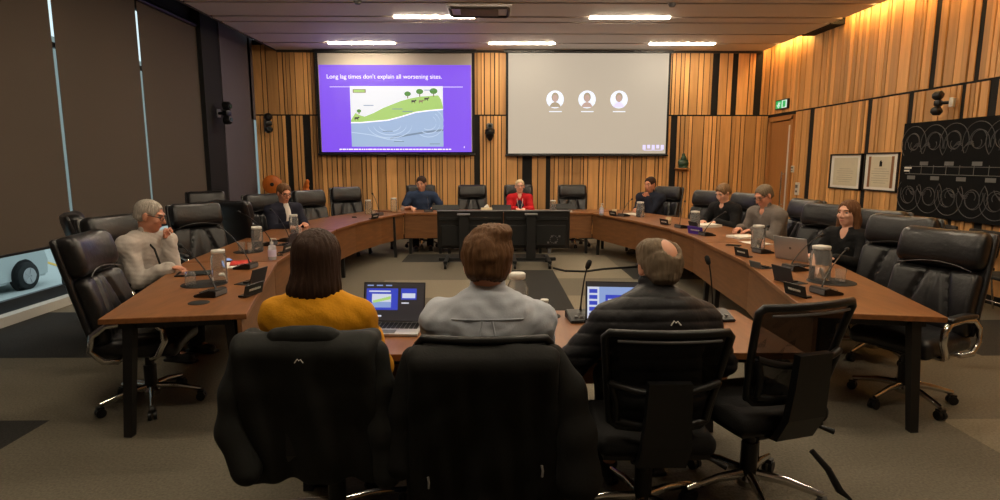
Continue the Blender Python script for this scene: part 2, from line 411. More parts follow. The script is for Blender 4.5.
for yy in (-1.3, 1.3):
    for xx in (-.8, .8):
        bm = B(); tube(bm, [(xx * 1.1 - .11, yy, .32), (xx * 1.1 - .09, yy, .32), (xx * 1.1 + .09, yy, .32), (xx * 1.1 + .11, yy, .32)], [.29, .32, .32, .29], 28); w_ = obj('wheel', bm, tyre, car, 35)
        bm = B(); s_ = 1 if xx > 0 else -1
        xx *= 1.1; tube(bm, [(xx + s_ * .1, yy, .32), (xx + s_ * .122, yy, .32)], [.2, .19], 24)
        for q in range(5): box(bm, (xx + s_ * .125, yy + .1 * math.cos(q * 1.2566), .32 + .1 * math.sin(q * 1.2566)), (.02, .16, .05), rotm(q * 1.2566))
        obj('hubcap', bm, silver, w_, 35)
for yy in (-1.3, 1.3):
    for xx in (-.8, .8): bm = B(); tube(bm, [(xx * 1.0, yy, .33), (xx * 1.09, yy, .33)], [.39, .39], 28); obj('wheel_arch', bm, blackmat, car, 35)
bm = B()
for xx in (-.84, .84): box(bm, (xx * .93, .1, 1.17), (.06, 1.5, .3), bev=.02)
obj('side_window', bm, cglass, car)

# door in the right wall, near the back corner
d = empty('door_1'); d['kind'] = 'structure'
bm = B(); box(bm, (XR - .005, 12.1, 1.22), (.03, .86, 2.44)); obj('door_leaf', bm, door_wood, d)
bm = B()
for yy in (11.62, 12.58): box(bm, (XR - .02, yy, 1.26), (.09, .09, 2.52))
box(bm, (XR - .02, 12.1, 2.5), (.09, 1.05, .09)); obj('door_frame', bm, door_wood, d)
bm = B(); box(bm, (XR - .03, 11.74, 1.2), (.02, .07, 2.3)); obj('door_edge_strip', bm, white_p, d)
bm = B(); cyl(bm, (XR - .1, 11.82, .75), (XR - .1, 11.82, 1.45), .016)
for zz in (.8, 1.4): cyl(bm, (XR - .1, 11.82, zz), (XR, 11.82, zz), .012)
obj('door_handle', bm, chrome, d, 40)

# ceiling lights (three to a row, alternately shifted), only where the room shows or needs them
lampm = mat('lamp_white', (255, 236, 205), emit=LIGHT); lamp_x = [(-.9, 2.18), (-2.5, .58, 3.67)]
seen_l = {(4, 0): 'bright slim ceiling light in the second row, left of the ceiling vent', (4, 1): 'bright slim ceiling light in the second row, right of the ceiling vent',
          (5, 0): 'slim ceiling light directly above the purple slide', (5, 1): 'slim ceiling light above the gap between the two screens', (5, 2): 'slim ceiling light above the right edge of the blank screen'}
for r_, y in enumerate(rows_y):
    for c_, x in enumerate(lamp_x[r_ % 2]):
        lab = seen_l.get((r_, c_)) or ('slim ceiling light above the table ring, %s row from the far wall' % ['nearest', 'fifth', 'fourth', 'third', 'second', 'first'][r_] + ', ' + ['left', 'middle', 'right'][c_] + ' lamp')
        t = empty('ceiling_light', (x, y, ZC), 0, lab, 'ceiling light', 'linear ceiling lights')
        bm = B(); box(bm, (0, 0, -.002), (1.26, .08, .03)); obj('diffuser', bm, lampm, t)
        bm = B()
        for s_ in (-1, 1): box(bm, (s_ * .64, 0, .0), (.014, .09, .034))
        obj('lamp_frame', bm, silver, t)
for k, (a, b) in enumerate([(11.2, 12.6), (8.7, 10.1), (7.2, 8.6), (5.7, 7.1), (4.2, 5.6)]):
    t = empty('cove_light', (5.70, (a + b) / 2, 4.02), 0, 'warm light strip in the cove above the timber wall, %s from the far corner' % ['first', 'second', 'third', 'fourth', 'fifth'][k], 'cove light', 'cove lights over the right wall')
    bm = B(); box(bm, (0, 0, 0), (.05, b - a, .012)); obj('strip', bm, cove_m, t)
    bm = B(); box(bm, (0, 0, .016), (.06, b - a, .018)); obj('channel', bm, silver, t)

# vent / cassette on the ceiling, detectors
t = empty('ceiling_vent', (-.18, 9.3, ZC), 0, 'square air vent with rounded frame on the ceiling above the screens', 'vent')
bm = B(); box(bm, (0, 0, -.02), (.95, .62, .04), bev=.015); obj('vent_body', bm, mat('vent_grey', (206, 202, 200), .5), t)
bm = B(); tube(bm, [(-.4, -.27, -.05), (-.43, -.2, -.05), (-.43, .2, -.05), (-.4, .27, -.05), (.4, .27, -.05), (.43, .2, -.05), (.43, -.2, -.05), (.4, -.27, -.05)], .022, 8, closed=True); obj('vent_rim', bm, groove_m, t, 40)
bm = B(); box(bm, (0, 0, -.045), (.56, .4, .02))
for k in range(7): box(bm, (0, -.18 + k * .06, -.055), (.56, .012, .02))
obj('vent_grille', bm, mat('vent_brown', (176, 166, 162), .6), t)
for x, y, lab in ((-1.9, 8.87, 'small round smoke detector on the ceiling left of the vent'), (2.6, 8.95, 'small round smoke detector on the ceiling right of the vent')):
    bm = B(); lathe(bm, [(.055, 0), (.055, -.02), (.035, -.05), (.01, -.055)]); o = obj('smoke_detector', bm, grey_p, None, 40); o.location = (x, y, ZC); tag(o, lab, 'smoke detector', 'smoke detectors')

# projection screens
def emis(name, rgb, s):
    m = mat(name, rgb, .9, emit=s, spec=.1); m.node_tree.nodes['Principled BSDF'].inputs['Base Color'].default_value = (.07, .07, .07, 1); return m
def screen(x0, x1, z0, z1, lab):
    t = empty('projection_screen', ((x0 + x1) / 2, YB - .14, z0), 0, lab, 'projection screen', 'projection screens on the back wall')
    w, h = x1 - x0, z1 - z0
    bm = B(); box(bm, (0, .02, h / 2), (w, .02, h), mi=0); obj('screen_border', bm, blackmat, t)
    bm = B(); cyl(bm, (-w / 2 - .01, .01, .0), (w / 2 + .01, .01, .0), .022); obj('bottom_bar', bm, blackp, t, 40)
    bm = B(); box(bm, (0, .02, h - .005), (w + .06, .09, .05)); obj('screen_case', bm, blackp, t)
    return t, w, h
PURP = .62; 
S1, w1, h1 = screen(-3.6, -.35, 1.79, 3.87, 'left projection screen glowing purple with a slide about lag times')
m_pu = emis('slide_purple', (128, 74, 242), 1.12); m_wh = emis('slide_white', (246, 246, 250), 1.1); m_gr = emis('slide_green', (176, 216, 116), 1.05); m_bl = emis('slide_blue', (166, 192, 228), 1.05)
m_lb = emis('slide_pale_blue', (196, 214, 240), 1.12); m_dg = emis('slide_dark_green', (84, 150, 60), 0.98); m_dk = emis('slide_dark', (60, 60, 66), .5); m_gl = emis('slide_greyband', (122, 146, 178), 0.98); m_br = emis('slide_brown', (150, 130, 100), 0.98)
unlit = mat('screen_cloth', (176, 168, 160), .9); m_lw = emis('slide_text_white', (240, 232, 255), 1.6)
bm = B(); box(bm, (0, .004, h1 / 2), (w1 - .12, .012, h1 - .1)); obj('screen_cloth', bm, unlit, S1)
ww = w1 - .15; zt = h1 - .33
bm = B(); box(bm, (0, -.004, .05 + zt / 2), (ww, .004, zt)); obj('slide', bm, m_pu, S1)
def text(body, size, loc, m, parent, name='slide_text', align='LEFT', rot=(PI / 2, 0, 0)):
    cu = bpy.data.curves.new(name, 'FONT'); cu.body = body; cu.size = size; cu.align_x = align; cu.extrude = .0008
    tmp = bpy.data.objects.new('t', cu); COL.objects.link(tmp); dg = bpy.context.evaluated_depsgraph_get(); dg.update()
    me = bpy.data.meshes.new_from_object(tmp.evaluated_get(dg)); bpy.data.objects.remove(tmp); me.materials.clear(); me.materials.append(m)
    o = bpy.data.objects.new(name, me); COL.objects.link(o); o.parent = parent; o.location = loc; o.rotation_euler = rot; return o
text("Long lag times don't explain all worsening sites.", .123, (-ww / 2 + .15, -.008, zt - .22), m_lw, S1, 'slide_title')
bm = B(); box(bm, (.02, -.008, zt - .385), (2.72, .003, .008)); obj('slide_rule', bm, m_lw, S1)
bm = B(); xx = -ww / 2 + .36; r_ = random.Random(4)
while xx < ww / 2 - .42:
    q = r_.choice([.03, .05, .07, .09]); box(bm, (xx + q / 2, -.008, .105), (q, .003, .022)); xx += q + .014
obj('slide_caption', bm, m_lw, S1)
bm = B(); box(bm, (ww / 2 - .15, -.008, .15), (.014, .003, .036)); obj('slide_number', bm, m_lw, S1)
PX, PZ, PW, PH = -.93, .16, 1.9, 1.22          # picture on the slide
pic = empty('slide_picture'); pic.parent = S1; bpy.data.objects.remove(pic)
bm = B(); Y0 = -.009
def pt(u, v, l=0): return (PX + u * PW, Y0 - .0008 * l, PZ + v * PH)
polyf(bm, [pt(0, 0), pt(1, 0), pt(1, 1), pt(0, 1)], 0)
hill = [(0, .44), (.05, .56), (.1, .52), (.15, .5), (.25, .56), (.35, .64), (.45, .7), (.55, .76), (.65, .8), (.75, .83), (.85, .84), (.95, .85), (.98, .78), (1, .66)]
base = [(1, .62), (.85, .6), (.7, .57), (.55, .5), (.4, .44), (.25, .42), (.1, .4), (0, .4)]
polyf(bm, [pt(u, v, 1) for u, v in base + hill][::1], 1)
polyf(bm, [pt(u, v, 1) for u, v in base + [(0, 0), (1, 0)]], 2)
def stripe(pts, w, mi, l=2):
    for (a, b), (c, d_) in zip(pts, pts[1:]): polyf(bm, [pt(a, b - w / 2, l), pt(c, d_ - w / 2, l), pt(c, d_ + w / 2, l), pt(a, b + w / 2, l)], mi)
stripe(base, .018, 7); stripe([(.42, .14), (.6, .19), (.8, .24), (1, .28)], .03, 6); stripe([(0, .24), (.2, .2), (.4, .12), (.55, .1)], .015, 3)
for r0 in (.12, .18, .24):
    stripe([(.42 + r0 * 1.0 * math.cos(q), .36 + r0 * .9 * math.sin(q)) for q in np.linspace(PI * 1.05, PI * 2.0, 14)], .016, 3, 3)
    stripe([(.84 + r0 * .7 * math.cos(q), .4 + r0 * math.sin(q)) for q in np.linspace(PI * 1.3, PI * 2.3, 12)], .014, 3, 3)
stripe([(.71, .14), (.715, .44)], .02, 3, 3)
polyf(bm, [pt(.03, .89, 2), pt(.17, .89, 2), pt(.17, .95, 2), pt(.03, .95, 2)], 8); polyf(bm, [pt(.04, .9, 3), pt(.16, .9, 3), pt(.16, .94, 3), pt(.04, .94, 3)], 1)
for u, v in ((.14, .68), (.45, .62), (.56, .58), (.8, .93), (.34, .25), (.46, .08), (.85, .04)): polyf(bm, [pt(u, v, 4), pt(u + .11, v, 4), pt(u + .11, v + .012, 4), pt(u, v + .012, 4)], 6)
for u, v, s_ in ((.62, .8, 1), (.75, .83, 1.1), (.9, .83, 1.2), (.09, .54, .7)):
    polyf(bm, [pt(u - .006, v, 3), pt(u + .006, v, 3), pt(u + .006, v + .06, 3), pt(u - .006, v + .06, 3)], 8)
    polyf(bm, [pt(u + .036 * s_ * math.cos(q), v + .075 * s_ + .04 * s_ * math.sin(q), 4) for q in np.linspace(0, 2 * PI, 12)[:-1]], 4)
for u, v, mi in ((.68, .74, 5), (.76, .74, 8), (.82, .78, 5), (.06, .46, 5)):
    polyf(bm, [pt(u - .02, v, 5), pt(u + .02, v, 5), pt(u + .02, v + .03, 5), pt(u - .02, v + .03, 5)], mi)
    for q in (-.018, .012): polyf(bm, [pt(u + q, v - .02, 5), pt(u + q + .007, v - .02, 5), pt(u + q + .007, v, 5), pt(u + q, v, 5)], mi)
    polyf(bm, [pt(u + .018, v + .015, 5), pt(u + .034, v + .018, 5), pt(u + .03, v + .04, 5), pt(u + .018, v + .036, 5)], mi)
obj('slide_picture', bm, [m_wh, m_gr, m_bl, m_lb, m_dg, m_dk, m_gl, m_lw, m_br], S1)
S2, w2, h2 = screen(.29, 3.68, 1.77, 3.87, 'right projection screen, blank beige with three round portraits')
m_be = emis('screen_beige', (212, 195, 172), .88)
bm = B(); box(bm, (0, .0, h2 / 2), (w2 - .1, .012, h2 - .08)); obj('screen_cloth', bm, m_be, S2)
m_av = emis('portrait_white', (240, 244, 255), 1.25); m_sk = emis('portrait_skin', (226, 190, 176), .8); m_hr = emis('portrait_hair', (200, 180, 150), .8); m_lv = emis('badge_lilac', (222, 212, 250), 1.3)
for k, x in enumerate((-.66, 0, .66)):
    bm = B(); cz = 1.14; xx = x + -.02
    polyf(bm, [(xx + .18 * math.cos(q), -.009, cz + .18 * math.sin(q)) for q in np.linspace(0, 2 * PI, 33)[:-1]], 0)
    polyf(bm, [(xx + .075 * math.cos(q), -.0105, cz + .045 + .095 * math.sin(q)) for q in np.linspace(0, 2 * PI, 20)[:-1]], 2)
    polyf(bm, [(xx + .055 * math.cos(q), -.0115, cz + .02 + .075 * math.sin(q)) for q in np.linspace(0, 2 * PI, 20)[:-1]], 1)
    polyf(bm, [(xx + .11 * math.cos(q), -.0112, cz - .155 + .1 * max(0, math.sin(q))) for q in np.linspace(0, PI, 14)], [2, 1, 3][k])
    obj('round_portrait', bm, [m_av, m_sk, m_hr, m_lv], S2)
    bm = B(); box(bm, (xx + .01, -.009, cz - .245), (.26, .003, .02)); obj('portrait_name', bm, m_av, S2)
bm = B(); x0 = w2 / 2 - .5
for k in range(5): box(bm, (x0 + k * .095, -.009, .17 + .012 * (k % 2)), (.062, .003, .075 if k % 2 else .095))
box(bm, (x0 + .19, -.0085, .11), (.4, .003, .012)); obj('screen_badge', bm, m_lv, S2)

# ------------------------------------------------------------------ things on the walls
t = empty('exit_sign', (XR - .04, 12.1, 2.69), 0, 'lit green running man exit sign above the door', 'exit sign')
bm = B(); box(bm, (0, 0, .085), (.05, .5, .19), bev=.006); obj('sign_case', bm, blackp, t)
ex_g = emis('exit_green', (24, 176, 84), 1.2); ex_w = emis('exit_white', (225, 255, 235), 1.0)
bm = B(); box(bm, (-.027, .1, .085), (.004, .24, .15), mi=0); box(bm, (-.027, -.13, .085), (.004, .2, .15), mi=1)
box(bm, (-.03, .09, .12), (.003, .03, .03), mi=1); box(bm, (-.03, .1, .085), (.003, .05, .05), rotm(.5), mi=1); box(bm, (-.03, .13, .05), (.003, .09, .02), rotm(.7), mi=1); box(bm, (-.03, .07, .05), (.003, .08, .02), rotm(-.9), mi=1); box(bm, (-.03, .07, .1), (.003, .09, .016), rotm(-.4), mi=1)
box(bm, (-.03, -.13, .085), (.003, .11, .12), mi=0)
obj('running_man_panel', bm, [ex_g, ex_w], t)
for y, z, w, h, lab in ((11.62, 1.5, .1, .13, 'small white wall switch plate beside the door, upper of two'), (11.3, 1.13, .13, .24, 'white wall control panel below the switch plate by the door')):
    t = empty('wall_control' if h > .2 else 'wall_switch', (XR - .03, y - (.1 if h < .2 else 0), z), 0, lab, 'wall control')
    bm = B(); box(bm, (0, 0, 0), (.03, w, h), bev=.006); obj('faceplate', bm, white_p, t)
    bm = B(); box(bm, (-.018, 0, h * .2), (.01, w * .6, h * .25)); box(bm, (-.018, 0, -h * .2), (.01, w * .4, h * .15)); obj('button', bm, grey_p, t)
for y0, y1, z0, z1, lab, k in ((9.36, 10.24, 1.19, 1.77, 'black framed document on the timber wall, left of the two frames', 0), (8.5, 9.3, 1.2, 1.78, 'black framed certificate with dark crest and brown side strips, right of the two frames', 1)):
    t = empty('picture_frame', (XR - .028, (y0 + y1) / 2, z0), 0, lab, 'picture frame', 'framed documents on the right wall')
    w, h = y1 - y0, z1 - z0
    bm = B()
    for s_ in (-1, 1): box(bm, (0, s_ * (w / 2 - .012), h / 2), (.035, .024, h)); box(bm, (0, 0, h / 2 + s_ * (h / 2 - .012)), (.035, w, .024))
    obj('frame', bm, blackp, t)
    bm = B(); box(bm, (.005, 0, h / 2), (.01, w - .03, h - .03)); obj('mat_board', bm, paper, t)
    bm = B(); pm = mat('parchment', (206, 196, 170), .8, noise=.08, scale=9); bk = mat('brown_strip', (138, 92, 58), .8)
    box(bm, (-.002, 0, h / 2), (.006, w * .74, h * .78), mi=0)
    if k:
        for s_ in (-1, 1): box(bm, (-.004, s_ * w * .33, h / 2), (.004, w * .07, h * .8), mi=1)
        box(bm, (-.006, 0, h * .7), (.003, .06, .07), mi=2); lathe(bm, [(.02, 0), (.014, .04), (.002, .06)], (-.006, 0, h * .7), 8, 2)
    for q in range(7): box(bm, (-.006, 0, h * (.58 - q * .06)), (.002, w * (.5 if q % 3 else .36), .006), mi=3 if not k else 3)
    obj('document', bm, [pm, bk, blackmat, mat('faint_ink', (160, 150, 132), .9)], t)
# black carved panel with curling line work
t = empty('wall_panel', (XR - .045, 7.55, .92), 0, 'large black wall panel with pale curling line pattern and a timeline', 'wall panel')
bm = B(); box(bm, (0, -.35, .625), (.05, 2.42, 1.25)); obj('panel_board', bm, mat('panel_black', (9, 9, 10), .8, spec=.2), t)
line_m = mat('etched_line', (74, 74, 76), .5); bm = B()
def curl(cy, cz, r0, r1, a0, a1, n=26): tube(bm, [(-.027, cy + (r0 + (r1 - r0) * q / n) * math.cos(a0 + (a1 - a0) * q / n), cz + (r0 + (r1 - r0) * q / n) * math.sin(a0 + (a1 - a0) * q / n)) for q in range(n + 1)], .0045, 5)
for sy in (0, 1, 2):
    oy = .6 - sy * .72
    for sz in (1, -1):
        for dy in (1, -1):
            c = (oy - dy * .19 - .15, .625 + sz * .34)
            curl(*c, .24, .23, sz * -.6, sz * 3.9) if dy > 0 else curl(*c, .24, .23, PI + sz * .6, PI - sz * 3.9)
            curl(*c, .17, .04, sz * 3.6, sz * -3.6) if dy > 0 else curl(*c, .17, .04, PI - sz * 3.6, PI + sz * 3.6)
            curl(c[0], c[1] + sz * .02, .13, .10, 0, 2 * PI, 20)
            for q in range(3): curl(c[0] + dy * .1, c[1] - sz * (.06 + q * .04), .08 + .03 * q, .06 + .02 * q, sz * .2, sz * 2.0, 10)
obj('line_pattern', bm, line_m, t)
bm = B()
for z in (.66, .56): box(bm, (-.027, -.2, z), (.003, 1.9, .007))
for q in range(9): box(bm, (-.028, .62 - q * .22, .70 if q % 2 else .51), (.003, .15, .05)); box(bm, (-.028, .66 - q * .22, .62), (.003, .006, .12))
obj('timeline', bm, mat('timeline_grey', (104, 104, 102), .6), t)
bm = B(); box(bm, (-.028, .7, .64), (.003, .14, .022)); box(bm, (-.028, .72, .6), (.003, .1, .022)); obj('timeline_title', bm, paper, t)
# tracking cameras with two round heads
def wall_cam(loc, rz, lab, s=1.0, pm=None):
    t = empty('tracking_camera', loc, rz, lab, 'camera', 'black cameras on the walls')
    bm = B(); box(bm, (0, -.01, 0), (.1 * s, .05, .16 * s), bev=.01); obj('mount_plate', bm, pm or grey_p, t)
    bm = B(); cyl(bm, (0, 0, 0), (0, .2 * s, 0), .028 * s); box(bm, (0, .2 * s, 0), (.14 * s, .1 * s, .1 * s), bev=.015); obj('arm', bm, blackp, t, 40)
    for sg in (1, -1):
        bm = B(); tube(bm, [(0, .14 * s, sg * .12 * s), (0, .17 * s, sg * .13 * s), (0, .25 * s, sg * .13 * s), (0, .29 * s, sg * .12 * s)], [.05 * s, .085 * s, .08 * s, .05 * s], 18); o = obj('camera_head', bm, blackp, t, 35)
        bm = B(); tube(bm, [(0, .285 * s, sg * .12 * s), (0, .3 * s, sg * .12 * s)], [.035 * s, .03 * s], 14); obj('lens', bm, cglass, o, 35)
wall_cam((XR - .1, 7.55, 2.38), yaw(-.5, .87), 'black twin headed camera on the right wall above the carved panel', .72, white_p)
wall_cam((-4.91, 10.98, 2.5), yaw(1, -.35), 'black twin headed camera on the black column at the left', .95)
wall_cam((-4.66, 12.62, 2.42), PI + .5, 'small black camera in the far left corner of the timber wall', .95)
t = empty('conference_camera', (-.04, YB - .03, 2.2), PI, 'black conference camera on the timber wall between the two screens', 'camera')
bm = B(); box(bm, (0, .06, .03), (.2, .12, .03), bev=.006); obj('bracket', bm, blackp, t)
bm = B(); lathe(bm, [(.1, .045), (.1, .1), (.07, .12)], (0, .08, 0)); obj('camera_base', bm, blackp, t, 40)
bm = B(); box(bm, (0, .08, .17), (.13, .12, .12), bev=.03, seg=3); o = obj('camera_head', bm, grey_p, t, 40)
bm = B(); cyl(bm, (0, .13, .17), (0, .155, .17), .035); obj('lens', bm, cglass, o, 40)
bm = B(); lathe(bm, [(.02, -.13), (.05, -.1), (.09, 0), (.06, .02)], (0, .08, 0)); obj('microphone_pod', bm, blackp, t, 40)
# shelf with small green figure
t = empty('wall_shelf', (4.03, YB - .09, 1.51), 0, 'small wooden ledge on the timber wall right of the blank screen', 'shelf')
bm = B(); box(bm, (0, 0, -.012), (.3, .16, .025)); obj('ledge', bm, door_wood, t)
bm = B(); box(bm, (0, .05, -.05), (.2, .03, .06)); obj('bracket', bm, door_wood, t)
greenst = mat('green_stone', (34, 62, 46), .3, noise=.3, scale=20)
f = Field((-.15, -.12, -.01), (.15, .12, .32), .008)
f.ell((0, 0, .08), (.1, .06, .09)); f.ell((.01, 0, .19), (.06, .045, .07)); f.ell((0, 0, .27), (.035, .03, .04)); f.ell((-.07, 0, .12), (.04, .03, .06)); f.ell((.08, 0, .1), (.035, .03, .07))
f.box((0, 0, .01), (.1, .06, .012))
V_, F_ = f.mesh(); o = fast_mesh('stone_figure', V_, F_, greenst); o.location = (4.03, YB - .1, 1.512); tag(o, 'dark green stone figure standing on the small wooden ledge', 'figurine')
# low cabinet in the far left corner with carved wooden pieces
t = empty('low_cabinet', (-4.15, 12.42, 0), 0, 'dark low cabinet in the far left corner behind the chairs', 'cabinet')
bm = B(); box(bm, (0, 0, .44), (1.05, .42, .84), bev=.006); obj('cabinet_body', bm, blackp, t)
for s_ in (-1, 1):
    bm = B(); box(bm, (s_ * .26, -.215, .44), (.49, .02, .78)); o = obj('cabinet_door', bm, blackmat, t)
    bm = B(); cyl(bm, (s_ * .05, -.24, .4), (s_ * .05, -.24, .55), .008); obj('handle', bm, chrome, o)
bm = B(); box(bm, (0, 0, .88), (1.08, .45, .04)); obj('cabinet_top', bm, blackp, t)
orange_w = mat('orange_timber', (190, 100, 30), .4, noise=.25, scale=8, stretch=(3, 1, 1))
t = empty('carved_disc', (-4.5, 12.3, .9), .2, 'round orange timber disc with dark centre on the cabinet', 'carving')
bm = B(); tube(bm, [(0, -.05, .28), (0, -.035, .28), (0, .035, .28), (0, .05, .28)], [.17, .19, .19, .17], 30); obj('disc', bm, orange_w, t, 40)
bm = B(); tube(bm, [(0, -.056, .28), (0, -.05, .28)], [.03, .04], 14); obj('hub', bm, blackmat, t, 40)
bm = B(); box(bm, (0, 0, .05), (.22, .14, .1), bev=.01); obj('stand', bm, paper, t)
f = Field((-.12, -.12, -.01), (.12, .12, .4), .008); f.ell((0, 0, .1), (.07, .06, .11)); f.ell((0, 0, .25), (.05, .05, .07)); f.ell((.02, -.01, .33), (.04, .04, .05)); f.cap((-.03, 0, .3), (-.07, -.02, .16), .02)
V_, F_ = f.mesh(); o = fast_mesh('carved_figure', V_, F_, orange_w); o.location = (-3.8, 12.3, .905); tag(o, 'small orange carved timber figure on the cabinet behind the man in the dark suit', 'figurine')

# ------------------------------------------------------------------ tables
def seg_table(name, lab, inner, outer, legs, panel=True, cat='table', ends=()):
    """a stretch of the ring: inner/outer edge polylines (near to far); top, veneer front on the inner side, slanted black legs"""
    t = empty(name, (0, 0, 0), 0, lab, cat, 'timber tables of the ring')
    cxm = sum(p[0] for p in inner + outer) / len(inner + outer); cym = sum(p[1] for p in inner + outer) / len(inner + outer)
    t.location = (cxm, cym, 0); sh = lambda P: [(x - cxm, y - cym) for x, y in P]
    I, O = sh(inner), sh(outer)
    bm = B(); prism(bm, I + O[::-1], .708, .742); bmesh.ops.bevel(bm, geom=[e for e in bm.edges if abs(e.verts[0].co.z - e.verts[1].co.z) < 1e-5], offset=.003, segments=1, affect='EDGES')
    obj('table_top', bm, table_wood, t)
    n = len(I)
    if panel:
        def off(P, Q, d):
            out = []
            for i, (x, y) in enumerate(P):
                qx, qy = Q[min(i * len(Q) // len(P), len(Q) - 1)]; v = Vector((qx - x, qy - y)).normalized(); out.append((x + v.x * d, y + v.y * d))
            return out
        a, b = off(I, O, .03), off(I, O, .055)
        bm = B(); prism(bm, a + b[::-1], .29, .707); obj('front_panel', bm, panel_wood, t)
    bm = B()
    for P, Q in ((I, O),):
        m = len(P)
        for i in (0, m - 1):
            q = Q[0] if i == 0 else Q[-1]; p = P[i]
            o2 = (sum(x for x, _ in I + O) / (2 * m), 0)
            d_ = Vector((I[1][0] - I[0][0], I[1][1] - I[0][1])).normalized() * .1 if i == 0 else Vector((I[-2][0] - I[-1][0], I[-2][1] - I[-1][1])).normalized() * .1
            e = Vector((q[0] - p[0], q[1] - p[1])); a_ = Vector(p) + e * .12 + d_; b_ = Vector(p) + e * .9 + d_
            mid = (a_ + b_) / 2; ang = math.atan2(e.y, e.x)
            box(bm, (mid.x, mid.y, .683), ((b_ - a_).length, .05, .045), rotm(0, 0, ang))
    obj('support_rail', bm, steelblack, t)
    for (x, y, dx, dy) in legs:
        bm = B(); tube(bm, [(x - cxm, y - cym, .70), (x - cxm + dx, y - cym + dy, .0)], [.042, .034], 4, up=(1, 1, 0)); obj('leg', bm, steelblack, t)
    return t
seg_table('table', 'timber table wing nearest the camera on the left, before the man in grey shirt', [(-1.48, 3.5), (-1.74, 4.5), (-1.97, 5.4)], [(-2.29, 3.38), (-2.58, 4.51), (-2.8, 5.35)], [(-2.16, 3.47, -.04, -.04), (-1.62, 3.6, .04, 0), (-2.62, 5.1, -.03, 0), (-2.05, 5.2, .02, 0)])
seg_table('table', 'timber table stretch on the left side, in front of the man in the dark suit', [(-1.975, 5.42), (-2.08, 6.7), (-2.1, 8.0)], [(-2.805, 5.37), (-2.92, 6.75), (-2.99, 7.9)], [(-2.8, 5.6, 0, -.03), (-2.15, 5.7, .02, 0), (-2.85, 7.7, 0, .03), (-2.2, 7.7, .02, 0)])
seg_table('table', 'timber table stretch curving at the far left corner, before the empty chairs', [(-2.1, 8.02), (-2.02, 8.9), (-1.8, 9.8), (-1.55, 10.5)], [(-2.99, 7.92), (-2.93, 8.9), (-2.7, 9.9), (-2.3, 11.0)], [(-2.8, 8.3, -.02, 0), (-2.15, 8.4, .02, 0), (-2.2, 10.6, 0, .03), (-1.7, 10.2, .03, 0)])
seg_table('table', 'short timber table at the far end, in front of the man in the blue shirt', [(-1.53, 10.52), (-.86, 10.52)], [(-2.25, 11.25), (-.86, 11.3)], [(-1.45, 10.62, -.02, 0), (-.95, 10.62, .02, 0), (-1.9, 11.2, 0, 0), (-.95, 11.2, 0, 0)])
seg_table('table', 'middle table at the far end behind the two large displays', [(-.84, 10.52), (.94, 10.52)], [(-.84, 11.3), (.94, 11.3)], [(-.75, 10.62, -.02, 0), (.85, 10.62, .02, 0), (-.75, 11.2, 0, 0), (.85, 11.2, 0, 0)])
seg_table('table', 'short timber table at the far end, right of the two large displays', [(.96, 10.52), (1.75, 10.52)], [(.96, 11.3), (2.45, 11.25)], [(1.05, 10.62, -.02, 0), (1.68, 10.62, .02, 0), (1.05, 11.2, 0, 0), (2.1, 11.2, 0, 0)])
seg_table('table', 'timber table stretch curving at the far right, before the man in the dark jacket', [(2.41, 6.61), (2.455, 7.2), (2.42, 8.0), (2.2, 9.1), (1.77, 10.5)], [(3.25, 6.65), (3.33, 7.4), (3.32, 8.2), (3.15, 9.4), (2.5, 11.2)], [(2.55, 6.85, -.02, 0), (3.15, 6.85, .02, 0), (2.5, 10.9, 0, 0), (1.9, 10.45, -.02, 0)])
seg_table('table', 'timber table wing nearest the camera on the right, before the long haired woman', [(1.93, 3.5), (2.12, 4.4), (2.31, 5.3), (2.4, 6.59)], [(2.68, 3.36), (2.87, 4.2), (3.06, 5.1), (3.25, 6.6)], [(2.55, 3.46, .04, -.03), (2.1, 3.62, -.02, 0), (3.1, 6.4, .02, 0), (2.5, 6.4, -.02, 0)])
t = empty('table', (.2, 3.14, 0), 0, 'straight front timber table with two laptops before three people seen from behind', 'table', 'timber tables of the ring')
bm = B(); box(bm, (0, 0, .725), (2.6, .83, .034), bev=.003); obj('table_top', bm, table_wood, t)
bm = B(); box(bm, (0, .36, .5), (2.5, .025, .41)); obj('front_panel', bm, panel_wood, t)
bm = B()
for x in (-1.1, 0, 1.1): box(bm, (x, 0, .685), (.05, .66, .045))
box(bm, (0, -.3, .685), (2.3, .05, .045)); obj('support_rail', bm, steelblack, t)
for x in (-1.1, 1.1):
    for y in (-.3, .3): bm = B(); tube(bm, [(x, y, .7), (x * 1.03, y * 1.05, 0)], [.042, .034], 4, up=(1, 1, 0)); obj('leg', bm, steelblack, t)

